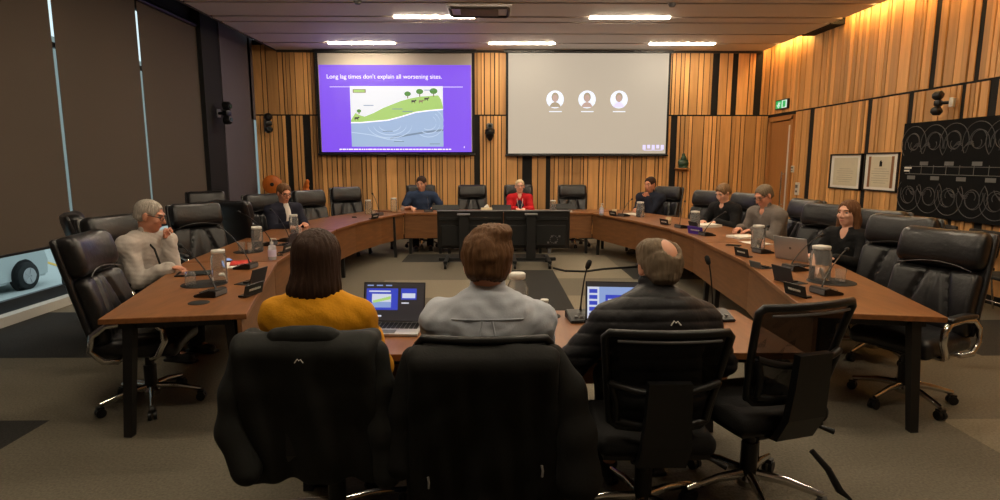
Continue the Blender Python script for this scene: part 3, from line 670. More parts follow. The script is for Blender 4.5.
# ------------------------------------------------------------------ large displays on trolleys, seen from behind
def display(x, lab, extra):
    t = empty('display_trolley', (x, 9.45, 0), 0, lab, 'display', 'large displays on trolleys')
    bm = B(); box(bm, (0, .06, .56), (1.06, .06, .6), bev=.012); obj('display_panel', bm, blackp, t)
    bm = B(); box(bm, (0, .012, .47), (.94, .05, .34), bev=.015); box(bm, (0, .02, .74), (1.0, .03, .06), bev=.01); obj('rear_housing', bm, blackmat, t)
    bm = B(); box(bm, (0, .06, .864), (1.07, .1, .02), bev=.008); obj('top_trim', bm, grey_p, t)
    bm = B(); box(bm, (-.1 if not extra else -.1, -.06, .45), (.15, .07, .72), bev=.008); obj('column', bm, blackmat, t)
    bm = B(); box(bm, (-.1, -.06, .82), (.2, .12, .018)); obj('column_cap', bm, silver, t)
    bm = B(); box(bm, (-.1, -.05, .1), (.8, .08, .05), bev=.01)
    for s_ in (-1, 1): box(bm, (-.1 + s_ * .27, -.1, .11), (.06, .7, .04), bev=.01)
    obj('base', bm, blackmat, t)
    for sx in (-1, 1):
        for yy in (-.42, .22):
            bm = B(); tube(bm, [(-.1 + sx * .27 - .02, yy, .045), (-.1 + sx * .27 + .02, yy, .045)], .045, 16); box(bm, (-.1 + sx * .27, yy, .08), (.05, .05, .03)); obj('caster', bm, blackp, t, 40)
    bm = B()
    for q in range(4): box(bm, (.18 + q * .06, -.016, .36 + .1 * (q % 2)), (.03, .004, .03))
    for q in range(12): box(bm, (.27 + .06 * math.cos(q * PI / 6), -.016, .41 + .06 * math.sin(q * PI / 6)), (.014, .004, .014))
    box(bm, (.2, -.016, .22), (.05, .004, .08)); obj('port_panel', bm, grey_p if extra else blackp, t)
display(-.35, 'large black display on a trolley, seen from behind, left of the pair', 0)
display(.72, 'large black display on a trolley with visible port panel, right of the pair', 1)
bm = B(); tube(bm, [(.95, 9.05, .012), (1.1, 8.8, .012), (1.4, 8.75, .012), (1.7, 8.95, .012), (2.3, 9.15, .012), (3.0, 9.3, .012)], .018, 8, flat=.6)
tag(obj('floor_cable', bm, blackp, None, 40), 'black cable lying across the carpet from the right display trolley', 'cable')
bm = B(); pts_ = [(-.62, 3.0, .70), (-.58, 2.95, .5), (-.5, 2.8, .34), (-.35, 2.75, .36), (-.25, 2.8, .5), (-.2, 2.9, .7)]; tube(bm, pts_, .006, 6)
tag(obj('hanging_cable', bm, blackp, None, 40), 'thin black cable hanging below the front table beside the yellow top', 'cable')

# ------------------------------------------------------------------ leather high-back chairs (local +Y is where the sitter looks)
def star_base(t, rad=.31, metal=chrome, turn=0.0):
    bm = B(); lathe(bm, [(.05, .07), (.055, .1), (.035, .13), (.03, .14)]); hub = obj('base_hub', bm, metal, t, 40)
    for k in range(5):
        a = turn + k * 2 * PI / 5; c, s_ = math.cos(a), math.sin(a)
        bm = B(); tube(bm, [(c * .03, s_ * .03, .125), (c * rad * .5, s_ * rad * .5, .118), (c * rad, s_ * rad, .082)], [.026, .022, .016], 8, flat=.75); lg = obj('base_leg', bm, metal, t, 50)
        bm = B(); p = Vector((c * rad, s_ * rad, .03)); q = Vector((-s_, c, 0))
        for sg in (-1, 1): tube(bm, [p + q * sg * .006, p + q * sg * .026], .03, 14)
        box(bm, p + Vector((0, 0, .03)), (.04, .04, .02), rotm(0, 0, a)); obj('caster', bm, blackp, lg, 40)
    bm = B(); cyl(bm, (0, 0, .12), (0, 0, .40), .032, .026); cyl(bm, (0, 0, .12), (0, 0, .28), .04); obj('gas_column', bm, blackp, t, 40)
def make_exec():
    t = empty('office_chair')
    def fs(p):
        p.z += .02 * math.cos(p.x * 5.5) - .35 * max(0, p.y - .16) ** 2 * 4 + (-.008 if abs(abs(p.x) - .16) < .012 and p.z > 0 else 0); return p
    bm = B(); pad(bm, (.54, .52, .13), .055, 22, fs, (0, 0, .455)); obj('seat', bm, leather, t, 70)
    bm = B(); box(bm, (0, -.02, .385), (.26, .3, .04), bev=.01); obj('seat_mechanism', bm, blackp, t)
    lean = .25
    def back(size, r, z0, y0, groove, bulge, n=24):
        def fn(p):
            fx = p.x / (size[0] / 2)
            front = p.y > 0
            q = p.copy(); q.y += -bulge * (1 - fx * fx) * 0 + .045 * fx * fx
            if front: q.y += bulge * (1 - (p.z / (size[2] / 2)) ** 2) * .6
            if front and groove:
                xs = .115 - .10 * (p.z / size[2])
                for g in (xs, -xs): q.y -= .028 * math.exp(-((p.x - g) / .017) ** 2)
                q.y -= .012 * math.exp(-(p.x / .012) ** 2)
            if groove: q.x *= 1 + .0 * p.z
            else: q.x *= 1 - .10 * max(0, p.z / size[2]) ** 2
            return q
        bm = B(); pad(bm, size, r, n, fn, (0, y0, z0), rotm(lean)); return bm
    obj('backrest', back((.55, .11, .44), .05, .70, -.255, True, .03, 34), leather, t, 70)
    obj('headrest', back((.55, .15, .27), .065, 1.05, -.343, False, .025, 16), leather, t, 70)
    o = obj('back_shell', back((.59, .05, .70), .025, .83, -.335, False, 0, 16), leather, t, 70)
    bm = B(); tube(bm, [(x, -.232 - .010 * abs(x) * 4 + .045 * (x / .25) ** 2, .925 + .045 * math.cos(x * 6)) for x in np.linspace(-.235, .235, 14)], .004, 5); obj('seam_piping', bm, leather_s, o, 60)
    for s_ in (-1, 1):
        x = s_ * .315
        bm = B(); tube(bm, [(s_ * .2, .10, .40), (x - s_ * .03, .12, .405), (x, .16, .43), (x, .205, .52), (x, .2, .60), (x, .15, .645), (x, .0, .655), (x, -.12, .64), (x, -.2, .58), (x, -.22, .48), (x, -.15, .41), (x - s_ * .03, -.08, .40), (s_ * .2, -.08, .40)], .017, 10, flat=1.3)
        a_ = obj('armrest', bm, chrome, t, 60)
        bm = B(); pad(bm, (.06, .30, .035), .016, 8, lambda p: Vector((p.x, p.y, p.z - .35 * p.y * p.y)), (x, .02, .675)); obj('arm_pad', bm, leather, a_, 60)
    star_base(t, .31, chrome, .3)
    return t
EX = make_exec(); ex_used = [0]
def put_exec(x, y, f, lab, grp='black leather chairs around the table ring'):
    o = EX if not ex_used[0] else copy_tree(EX); ex_used[0] += 1
    o.location = (x, y, 0); o.rotation_euler = (0, 0, yaw(*f)); tag(o, lab, 'chair', grp); return o
put_exec(-2.34, 3.93, (.97, .2), 'black leather high-back chair at the near left end of the table ring, empty')
put_exec(-2.97, 5.05, (.95, -.3), 'black leather high-back chair holding the man in the light grey shirt')
put_exec(-3.53, 5.62, (.83, .57), 'spare black leather chair by the blinds, only its top showing above the near left chair')
put_exec(-3.08, 6.47, (.75, -.65), 'empty black leather chair just beyond the man in the light grey shirt')
put_exec(-4.3, 9.15, (.6, -.8), 'spare black leather chair standing back by the black column')
put_exec(-3.02, 7.46, (.35, .94), 'black leather chair turning its plain back to the camera, left of the dark suit')
put_exec(-3.05, 8.36, (.75, -.66), 'black leather chair holding the man in the dark suit and white shirt')
put_exec(-2.75, 9.46, (.7, -.7), 'empty black leather chair immediately right of the man in the dark suit')
put_exec(-2.5, 10.6, (.5, -.86), 'empty black leather chair at the far left bend, below the purple slide')
put_exec(-1.37, 11.52, (.12, -1), 'black leather chair holding the man in the blue shirt')
put_exec(-.39, 11.55, (0, -1), 'empty black leather chair at the far end between the blue shirt and the red cardigan')
put_exec(.53, 11.6, (0, -1), 'black leather chair holding the woman in the red cardigan')
put_exec(1.6, 11.55, (0, -1), 'empty black leather chair at the far end right of the woman in red')
put_exec(3.05, 10.85, (-.75, -.66), 'black leather chair behind the man with fist at mouth, below the ledge')
put_exec(3.2, 9.34, (-.85, -.5), 'empty black leather chair between the fist-at-mouth man and the sandy haired woman')
put_exec(3.48, 8.62, (-.92, -.38), 'black leather chair behind the short haired woman in black who looks down')
put_exec(3.58, 7.28, (-.99, -.1), 'black leather chair seen from the side behind the man in the grey suit')
put_exec(3.42, 6.3, (-.85, -.5), 'empty black leather chair between the grey suit and the long haired woman')
put_exec(3.45, 5.55, (-.92, -.4), 'black leather chair holding the long haired woman in black')
put_exec(3.26, 4.88, (-.87, -.5), 'empty black leather chair second from the near right end of the ring')
put_exec(2.85, 3.9, (-.9, -.43), 'black leather high-back chair at the near right end of the table ring, empty')

# row of plain visitor chairs along the right wall
def make_visitor():
    t = empty('visitor_chair')
    bm = B(); pad(bm, (.46, .44, .05), .022, 8, None, (0, 0, .45)); obj('seat', bm, blackmat, t, 60)
    bm = B(); pad(bm, (.46, .04, .3), .018, 8, lambda p: Vector((p.x, p.y + .2 * p.x * p.x, p.z)), (0, -.24, .72), rotm(.15)); obj('backrest', bm, blackmat, t, 60)
    for s_ in (-1, 1):
        bm = B(); tube(bm, [(s_ * .22, .2, .0), (s_ * .22, .19, .43), (s_ * .22, -.18, .43), (s_ * .22, -.25, .0)], .011, 8); obj('leg', bm, chrome, t, 50)
        bm = B(); tube(bm, [(s_ * .2, -.17, .43), (s_ * .2, -.24, .6), (s_ * .19, -.27, .8)], .011, 8); obj('back_post', bm, chrome, t, 50)
    bm = B()
    tube(bm, [(-.22, .19, .2), (.22, .19, .2)], .008, 8); obj('stretcher', bm, chrome, t, 50)
    return t
VC = make_visitor()
vl = ['black visitor chair with chrome legs against the right wall, nearest the camera', 'black visitor chair with chrome legs against the right wall, second from the near end', 'black visitor chair with chrome legs against the right wall, seen below the near right chairs', 'black visitor chair with chrome legs against the right wall, farthest of the row']
for k, y in enumerate((6.05, 6.7, 7.35, 8.0)):
    o = VC if k == 0 else copy_tree(VC)
    o.location = (5.42, y, 0); o.rotation_euler = (0, 0, PI / 2); tag(o, vl[k], 'chair', 'visitor chairs along the right wall')

# ------------------------------------------------------------------ task chairs in the foreground
fabric_black = mat('black_fabric', (17, 16, 16), .9, noise=.2, scale=120, bump=.2)
def make_task():
    t = empty('task_chair')
    bm = B(); pad(bm, (.50, .50, .09), .04, 16, lambda p: Vector((p.x, p.y, p.z - 2.2 * max(0, p.y - .12) ** 2)), (0, .02, .47)); obj('seat', bm, fabric_black, t, 60)
    bm = B(); pad(bm, (.46, .46, .03), .014, 8, None, (0, .02, .42)); box(bm, (0, -.04, .39), (.2, .26, .05), bev=.012); obj('seat_pan', bm, blackp, t, 50)
    # trapezoid back: frame, mesh, lumbar bars, spine
    def P(u, v, dy=0):        # u -1..1, v 0..1 bottom to top
        w = .20 + .052 * v; return Vector((u * w, -.215 - .10 * v - .03 * (v - .4) ** 2 + .035 * u * u + dy, .56 + .43 * v))
    loop = [P(u, 0) for u in np.linspace(-.85, .85, 7)] + [P(1, v) for v in np.linspace(.05, .95, 9)] + [P(u, 1) for u in np.linspace(.92, -.92, 9)] + [P(-1, v) for v in np.linspace(.95, .05, 9)]
    bm = B(); tube(bm, loop, .017, 8, closed=True); obj('back_frame', bm, blackp, t, 60)
    bm = B(); n = 10; G = [[bm.verts.new(P(-.97 + 1.94 * i / n, .01 + .98 * j / n)) for i in range(n + 1)] for j in range(n + 1)]
    for j in range(n):
        for i in range(n): bm.faces.new((G[j][i], G[j][i + 1], G[j + 1][i + 1], G[j + 1][i]))
    bmesh.ops.solidify(bm, geom=bm.faces[:], thickness=.003); obj('back_mesh', bm, mesh_m, t, 60)
    bm = B(); tube(bm, [P(u, .93, -.018) for u in np.linspace(-.82, .82, 9)], .006, 6); obj('top_rib', bm, grey_p, t, 60)
    bm = B(); tube(bm, [P(u, .50 - .10 * (1 - u * u), -.03) for u in np.linspace(-.98, .98, 13)], .015, 8, flat=1.2)
    tube(bm, [P(u, .10 - .05 * (1 - u * u), -.03) for u in np.linspace(-.9, .9, 13)], .015, 8, flat=1.2)
    for s_ in (-1, 1): tube(bm, [P(s_ * .96, .5, -.03), P(s_ * .88, .3, -.035), P(s_ * .88, .1, -.03)], .015, 8)
    obj('lumbar_frame', bm, blackp, t, 60)
    bm = B(); M_ = [(0, -.345, .80), (0, -.335, .66), (0, -.32, .52), (0, -.26, .41), (0, -.1, .39)]
    for a_, b_, w1_, w2_ in zip(M_, M_[1:], (.085, .09, .10, .10), (.09, .10, .10, .10)):
        va = [bm.verts.new((sx * w1_, a_[1] + sy, a_[2])) for sx, sy in ((-1, -.012), (1, -.012), (1, .025), (-1, .025))]; vb = [bm.verts.new((sx * w2_, b_[1] + sy, b_[2])) for sx, sy in ((-1, -.012), (1, -.012), (1, .025), (-1, .025))]
        for i in range(4): bm.faces.new((va[i], va[(i + 1) % 4], vb[(i + 1) % 4], vb[i]))
        bm.faces.new(va[::-1]); bm.faces.new(vb)
    bmesh.ops.recalc_face_normals(bm, faces=bm.faces[:]); obj('spine', bm, blackp, t)
    bm = B(); tube(bm, [(.12, -.12, .40), (.24, -.16, .39), (.30, -.2, .37)], [.008, .008, .014], 6); obj('lever', bm, blackp, t, 60)
    star_base(t, .33, chrome, .55)
    return t
TK = make_task()
def put_task(x, y, rz, lab, first=False, zs=1):
    o = TK if first else copy_tree(TK); o.location = (x, y, 0); o.rotation_euler = (0, 0, rz); o.scale.z = zs; tag(o, lab, 'chair', 'black task chairs at the front table'); return o
put_task(.69, 2.53, 0.0, 'black mesh-backed task chair holding the man in the quilted jacket', True)
put_task(1.26, 2.72, .29, 'empty black mesh-backed task chair at the right of the front table', False, 1.06)
put_task(-.70, 2.50, 0, 'black task chair under the jacket with peak logo, holding the woman in mustard')
put_task(-.03, 2.46, 0, 'black task chair under the large coat, holding the man in blue-grey shirt')
bm = B(); tube(bm, [(1.36, 2.36, .43), (1.42, 2.33, .36), (1.47, 2.32, .27), (1.53, 2.33, .22)], [.012, .014, .016, .006], 6)
tag(obj('strap', bm, fabric_black, None, 60), 'short black strap hanging down from the empty mesh task chair', 'strap')

# ------------------------------------------------------------------ people
def cloth(name, rgb, **k): return mat(name, rgb, k.pop('rough', .85), spec=.25, noise=k.pop('noise', .1), scale=k.pop('scale', 60), bump=k.pop('bump', .15), sheen=k.pop('sheen', 0), **k)
def hairm(name, rgb): return mat(name, rgb, .6, spec=.2, noise=.45, scale=14, stretch=(7, 7, .9), bump=.5)
shoe_m = mat('black_shoe', (24, 22, 22), .4); trouser_dark = cloth('dark_trousers', (34, 34, 40)); spec_m = mat('spectacle_frame', (26, 24, 24), .35); lip_m = mat('lips', (176, 96, 86), .5)
def person(lab, loc, f, s=1.0, lean=.12, hunch=.0, head=(0, 0, 0), hoff=(0, 0, 0), hands=((-.16, .42, .77), (.16, .42, .77)), hdir=(None, None), curl=(.5, .5), skin_mat=skin,
           top=None, top_name='shirt', sleeve=1.0, fit=.012, wrinkle=.003, build=1.0, hair=None, hair_kind='short', res=.008, trousers=None, glasses=False, collar=None, quilt=0, pelvis=(0, 0, .55), twist=0, seed=1, elbow_out=.6, face_skip=False, neck_cut=0, tall=0, shoulder_w=.185, drop=.055, hs=1.08):
    t = empty('person', (loc[0], loc[1], 0), yaw(*f), lab, 'person')
    P = np.array(pelvis, float); Tw = RZ(twist); up = Tw @ np.array([0, math.sin(lean), math.cos(lean)]); fw = Tw @ np.array([0, math.cos(lean), -math.sin(lean)]); rt = Tw @ np.array([1., 0, 0])
    b = build; nb = P + up * (.485 + tall) + fw * (hunch); SHl = nb - up * drop - rt * shoulder_w * b; SHr = nb - up * drop + rt * shoulder_w * b
    HR = Tw @ RZ(head[2]) @ RX(-head[0]) @ RY(head[1]); hc = nb + up * .05 + np.array([0, 0, .125 * hs]) + fw * .015 + np.array(hoff); HRs = HR * hs
    H = lambda x, y, z: hc + HRs @ np.array([x, y, z])
    joints = []
    for i, (S, sg) in enumerate(((SHl, -1), (SHr, 1))):
        Wt = np.array(hands[i](H) if callable(hands[i]) else hands[i], float); d = Wt - S; L1, L2 = .29, .255; D = np.linalg.norm(d)
        if D > .535: Wt = S + d / D * .535; d = Wt - S; D = .535
        a_ = (L1 * L1 - L2 * L2 + D * D) / (2 * D); h_ = math.sqrt(max(L1 * L1 - a_ * a_, 1e-5)); ax = d / D
        pole = rt * sg * elbow_out + np.array([0, -.25, -1.0]); pole = unit(pole - ax * (pole @ ax)); joints.append((S, S + ax * a_ + pole * h_, Wt))
    body = Field((-.55, -.5, -.01), (.55, .85, 1.62), res)
    torso = lambda F, e, k: (F.ell(P + up * .0, (.175 * b + e, .135 * b + e, .13 + e), None, k), F.ell(P + up * .17 + fw * .01, (.155 * b + e, .115 * b + e, .17 + e), None, k), F.ell(P + up * .335 + fw * .0, (.172 * b + e, .118 * b + e, .17 + e), None, k),
                             F.cap(SHl, SHr, .062 + e, None, k), F.cap(nb + up * -.02, SHl, .055 + e, .052 + e, k), F.cap(nb + up * -.02, SHr, .055 + e, .052 + e, k), F.ell(P + up * .37 - fw * .04, (.15 * b + e, .09 + e, .13 + e), None, k))
    torso(body, 0, .05)
    body.cap(nb - up * .03, hc + HR @ np.array([0, -.025, -.04]), .058, .054, .03)
    for S, E_, Wt in joints:
        body.cap(S, E_, .05, .04, .02); body.cap(E_, Wt, .042, .027, .02)
    for i, (S, E_, Wt) in enumerate(joints):     # hands
        sg = -1 if i == 0 else 1
        dr = unit(hdir[i][0]) if hdir[i] else unit(np.array([(-sg) * .35, 1, -.12])); nn = np.array(hdir[i][1], float) if hdir[i] else np.array([0, 0, 1.]); nn = unit(nn - dr * (nn @ dr)); sd = np.cross(dr, nn) * (-sg)   # sd points to the thumb side
        Rm = np.stack([sd, dr, nn], 1); body.ell(Wt + dr * .05, (.04, .056, .017), Rm, .012)
        cu = curl[i]
        for q in range(4):
            o_ = Wt + dr * (.088 - .006 * abs(q - 1)) + sd * (.030 - .020 * q); L = (.040, .045, .042, .033)[q]
            d1 = unit(dr * math.cos(cu * .8) - nn * math.sin(cu * .8)); d2 = unit(dr * math.cos(cu * 1.9) - nn * math.sin(cu * 1.9)); m_ = o_ + d1 * L
            body.cap(o_ - dr * .015, m_, .0095, .0088, .004); body.cap(m_, m_ + d2 * L * .95, .0088, .0072, .003)
        th = Wt + dr * .03 + sd * .03; t2 = th + unit(dr * .7 + sd * .75 - nn * .25) * .042; body.cap(th - sd * .012, t2, .014, .011, .008); body.cap(t2, t2 + unit(dr * 1 + sd * .25 - nn * .3 * cu) * .032, .011, .009, .004)
    knees = []
    for sg in (-1, 1):
        hp = P + np.array([sg * .09, .02, -.02]); kn = np.array([sg * .14, P[1] + .44, .53]); an = np.array([sg * .13, P[1] + .42, .10]); knees.append((hp, kn, an))
        body.cap(hp, kn, .085, .056, .03); body.cap(kn, an, .054, .036, .02); body.cap(an + np.array([0, -.04, -.03]), an + np.array([0, .12, -.055]), .04, .032, .02)
    # head
    _ell = Field.ell; E8 = lambda F, c, r, Rm=None, k=.02, sub=False: _ell(F, c, [v * hs for v in r], Rm, k, sub)
    E8(body, H(0, -.015, .03), (.075, .096, .085), HR, .02); E8(body, H(0, .03, -.035), (.06, .062, .078), HR, .03); E8(body, H(0, .062, -.09), (.028, .024, .022), HR, .025)
    E8(body, H(0, .0, -.06), (.056, .06, .04), HR, .02)
    E8(body, H(0, .078, .036), (.05, .016, .012), HR, .015)
    for sg in (-1, 1):
        E8(body, H(sg * .043, .068, -.02), (.02, .018, .018), HR, .02); E8(body, H(sg * .031, .098, .014), (.017, .014, .011), HR, .01, True)
        E8(body, H(sg * .078, -.008, -.004), (.010, .022, .033), HR @ RZ(sg * -.35), .008); E8(body, H(sg * .079, .004, -.028), (.008, .011, .012), HR, .006)
    body.cap(H(0, .09, .018), H(0, .112, -.022), .009, .0135, .012); E8(body, H(0, .098, -.026), (.018, .012, .009), HR, .008)
    E8(body, H(0, .084, -.056), (.026, .012, .0065), HR, .006); E8(body, H(0, .083, -.067), (.022, .012, .007), HR, .006); body.box(H(0, .1, -.0612), (.022, .012, .0016), HR, .001, .004, True)
    V_, F_ = body.mesh(); V_ = relax(V_, F_, 1); fast_mesh('body', V_ * s, F_, skin_mat, t)
    if not face_skip:
        for sg in (-1, 1):
            bm = B(); bmesh.ops.create_uvsphere(bm, u_segments=12, v_segments=8, radius=.0135); bmesh.ops.transform(bm, matrix=Matrix.Translation(H(sg * .031, .0705, .012) * s) @ Matrix.Scale(s, 4), verts=bm.verts); e_ = obj('eye', bm, eye_w, t, 179)
            bm = B(); bmesh.ops.create_uvsphere(bm, u_segments=10, v_segments=6, radius=.0075); bmesh.ops.transform(bm, matrix=Matrix.Translation(H(sg * .031, .0785, .011) * s) @ Matrix.Scale(s, 4), verts=bm.verts); obj('iris', bm, eye_d, e_, 179)
            bm = B(); tube(bm, [H(sg * .014, .089, .033) * s, H(sg * .031, .091, .038) * s, H(sg * .05, .078, .034) * s], [.004 * s, .0045 * s, .003 * s], 6); obj('eyebrow', bm, hair or spec_m, t, 179)
        bm = B(); tube(bm, [H(-.024, .089, -.0615) * s, H(-.008, .0965, -.0595) * s, H(.008, .0965, -.0595) * s, H(.024, .089, -.0615) * s], [.002 * s, .0048 * s, .0048 * s, .002 * s], 6); obj('mouth', bm, lip_m, t, 179)
    if glasses:
        bm = B()
        for sg in (-1, 1):
            tube(bm, [H(sg * .033 + .023 * math.cos(q), .103 - .012 * abs(math.cos(q)) * (1 if math.cos(q) * sg > 0 else 0), .010 + .018 * math.sin(q)) * s for q in np.linspace(0, 2 * PI, 15)[:-1]], .0026 * s, 6, closed=True)
            tube(bm, [H(sg * .056, .092, .016) * s, H(sg * .078, .05, .016) * s, H(sg * .082, -.005, .012) * s], .0026 * s, 6)
        tube(bm, [H(-.011, .104, .014) * s, H(.011, .104, .014) * s], .0024 * s, 6); obj('glasses', bm, spec_m, t, 60)
    # clothes
    F = Field((-.6, -.5, .3), (.6, .75, 1.35), res)
    torso(F, fit, .05)
    for S, E_, Wt in joints:
        e2 = fit * 1.1; F.cap(S, S + (E_ - S) * (1 if sleeve > .5 else .62), .052 + e2, (.045 if sleeve > .5 else .052) + e2, .03)
        if sleeve > .5: F.cap(E_, E_ + (Wt - E_) * (.93 * sleeve), .044 + e2, .032 + e2, .02)
    if collar == 'shirt': F.cap(nb - up * .03, nb + up * .045 + fw * -.005, .070, .064, .015)
    if collar == 'tall': F.cap(nb - up * .03, nb + up * .06, .078, .074, .02)
    if collar is None: F.cap(nb - up * .02, nb + up * .012, .066, .064, .02)
    if neck_cut:     # open V at the front
        F.cap(nb + fw * .10 + up * .03, nb + fw * .17 - up * neck_cut, .058, .022, .012, True)
    F.cap(nb + up * .02, nb + up * .3, .058, .058, .004, True)
    F.box(P + np.array([0, .1, -.30]), (.6, .6, .25), None, .01, .02, True)
    V_, F_ = F.mesh(); V_ = relax(V_, F_, 2); N_ = vnormals(V_, F_)
    dd = fold(V_, wrinkle, 42, seed) + fold(V_, wrinkle * .6, 90, seed + 5)
    if quilt:
        zz = ((V_ - P) @ up) + .02 * np.abs(V_ @ rt); dd = dd * .6 + quilt * (np.abs(np.sin(zz * PI / .055)) ** .6 - .5)
    V_ = V_ + N_ * dd[:, None]; tp = fast_mesh(top_name, V_ * s, F_, top, t)
    if collar == 'shirt':
        F = Field(nb - .14, nb + .16, .006); ca = unit(up * 1.0 + fw * .18)
        F.cap(nb - up * .035 - fw * .004, nb + ca * .072 - fw * .008, .082, .073, .01); F.cap(nb - up * .1, nb + ca * .2 - fw * .004, .066, .066, .004, True); F.box(nb - up * .085, (.12, .12, .05), None, .005, .005, True)
        F.cap(nb + fw * .11 + up * .06, nb + fw * .12 - up * .08, .035, .012, .01, True)
        V_, F_ = F.mesh(); fast_mesh('collar', relax(V_, F_, 1) * s, F_, top, tp)
    F = Field((-.35, -.3, .02), (.35, .75, .78), max(res, .009))
    F.ell(P, (.185 * b, .145 * b, .135), None, .04)
    for hp, kn, an in knees: F.cap(hp, kn, .098, .07, .04); F.cap(kn, an + np.array([0, 0, -.01]), .066, .062, .02)
    V_, F_ = F.mesh(); V_ = relax(V_, F_, 1); V_ = V_ + vnormals(V_, F_) * fold(V_, .004, 40, seed + 2)[:, None]; fast_mesh('trousers', V_ * s, F_, trousers or trouser_dark, t)
    for hp, kn, an in knees:
        F = Field(an - np.array([.09, .16, .12]), an + np.array([.09, .26, .05]), .009); F.cap(an + np.array([0, -.04, -.045]), an + np.array([0, .14, -.06]), .045, .036, .03); F.cap(an, an + np.array([0, 0, -.04]), .048, .048, .03); F.box(an + np.array([0, .05, -.085]), (.045, .14, .012), None, .006, .01)
        V_, F_ = F.mesh(); fast_mesh('shoe', V_ * s, F_, shoe_m, t)
    # hair
    if hair:
        hr = min(res, .007); F = Field(hc - np.array([.2, .2, .34]), hc + np.array([.2, .2, .2]), hr); kd = hair_kind
        if kd in ('short', 'thick', 'cropped'):
            e = {'short': .0065, 'thick': .017, 'cropped': .004}[kd]
            E8(F, H(0, -.017, .036), (.077 + e, .099 + e, .083 + e), HR, .01); E8(F, H(0, -.05, -.02), (.066 + e * .6, .062 + e * .6, .06), HR, .02)
            if kd == 'thick': E8(F, H(.0, .05, .10), (.065, .045, .035), HR, .03); E8(F, H(.03, -.02, .115), (.06, .08, .03), HR, .03)
            E8(F, H(0, .112, -.008), (.088, .074, .104), HR, .010, True)
            for sg in (-1, 1): E8(F, H(sg * .086, .022, -.03), (.032, .050, .054), HR, .01, True)
            F.box(H(0, -.0, -.125), (.15, .2, .055), HR @ RX(-.25), .01, .015, True)
        elif kd == 'bald':
            E8(F, H(0, -.02, .02), (.089, .108, .088), HR, .01); E8(F, H(0, -.055, -.035), (.067, .058, .062), HR, .03); E8(F, H(-.040, -.005, .075), (.045, .08, .04), HR, .03); E8(F, H(.0, -.055, .06), (.075, .055, .05), HR, .02)
            E8(F, H(.022, -.098, .078), (.043, .058, .047), HR, .016, True); E8(F, H(0, .125, -.0), (.09, .075, .1), HR, .012, True)
            for sg in (-1, 1): E8(F, H(sg * .09, .012, -.035), (.03, .03, .042), HR, .01, True)
            F.box(H(0, 0, -.15), (.15, .2, .055), HR @ RX(-.2), .01, .015, True)
        elif kd == 'bob':
            E8(F, H(0, -.018, .035), (.094, .112, .092), HR, .01); E8(F, H(0, -.04, -.06), (.098, .088, .13), HR, .04); E8(F, H(-.01, -.05, -.125), (.104, .08, .065), HR, .04)
            E8(F, H(0, .13, -.05), (.07, .10, .12), HR, .02, True); F.box(H(0, 0, -.245), (.2, .2, .085), HR, .01, .015, True)
        elif kd == 'long':
            E8(F, H(0, -.016, .036), (.083, .104, .086), HR, .01)
            for sg in (-1, 1): F.cap(H(sg * .068, -.01, .03), H(sg * .085, .0, -.16), .035, .03, .03); F.cap(H(sg * .085, .0, -.16), H(sg * .09, .02, -.22), .03, .012, .02)
            E8(F, H(0, -.06, -.08), (.085, .055, .13), HR, .03); E8(F, H(0, .125, -.045), (.068, .085, .125), HR, .015, True); E8(F, H(.008, .105, .045), (.052, .05, .048), HR, .015, True)
        elif kd == 'updo':
            E8(F, H(0, -.017, .036), (.086, .107, .090), HR, .01); E8(F, H(0, -.085, -.035), (.06, .05, .05), HR, .03); E8(F, H(0, .115, -.012), (.088, .072, .098), HR, .012, True)
            for sg in (-1, 1): E8(F, H(sg * .085, .012, -.035), (.03, .033, .042), HR, .01, True)
            F.box(H(0, 0, -.125), (.15, .2, .05), HR @ RX(-.25), .01, .015, True)
        V_, F_ = F.mesh(); V_ = relax(V_, F_, 2); N_ = vnormals(V_, F_); L_ = (V_ - hc) @ HR
        th = np.arctan2(L_[:, 0], L_[:, 1] + .03)
        amp = {'thick': .0035, 'bob': .0022, 'bald': .0022, 'long': .002, 'cropped': .0012}.get(kd, .0016)
        dd = amp * (np.sin(th * 23 + L_[:, 2] * 14 + seed) + .7 * np.sin(th * 41 - L_[:, 2] * 25) + .5 * np.sin(L_[:, 1] * 190 + L_[:, 0] * 90))
        if kd in ('bald', 'thick'): dd = dd * .8 + fold(V_, .0035, 70, seed) + fold(V_, .002, 150, seed + 1)
        V_ = V_ + N_ * dd[:, None]; fast_mesh('hair', V_ * s, F_, hair, t)
    return t, dict(nb=nb * s, up=up, fw=fw, rt=rt, H=lambda x, y, z: H(x, y, z) * s, joints=[[q * s for q in j] for j in joints], top=tp)

h_white = hairm('white_grey_hair', (156, 148, 138)); h_brown = hairm('brown_hair', (98, 69, 45)); h_dark = hairm('dark_brown_hair', (52, 35, 26)); h_grey = hairm('grey_hair', (118, 102, 84)); h_mid = hairm('light_brown_hair', (100, 68, 44)); h_blond = hairm('pale_blond_hair', (206, 186, 150)); h_sandy = hairm('sandy_hair', (122, 96, 70))
def back_point(J, p, out=.002):
    me = J['top'].data; n = len(me.vertices); C_ = np.empty(n * 3, np.float32); me.vertices.foreach_get('co', C_); D_ = C_.reshape(-1, 3) - p
    side = D_ @ J['fw']; d2 = (D_ @ J['rt']) ** 2 + (D_ @ J['up']) ** 2 + np.where(side < -.02, 0, 9); near = np.argsort(d2)[:8]
    return p + J['fw'] * (side[near].min() - out)
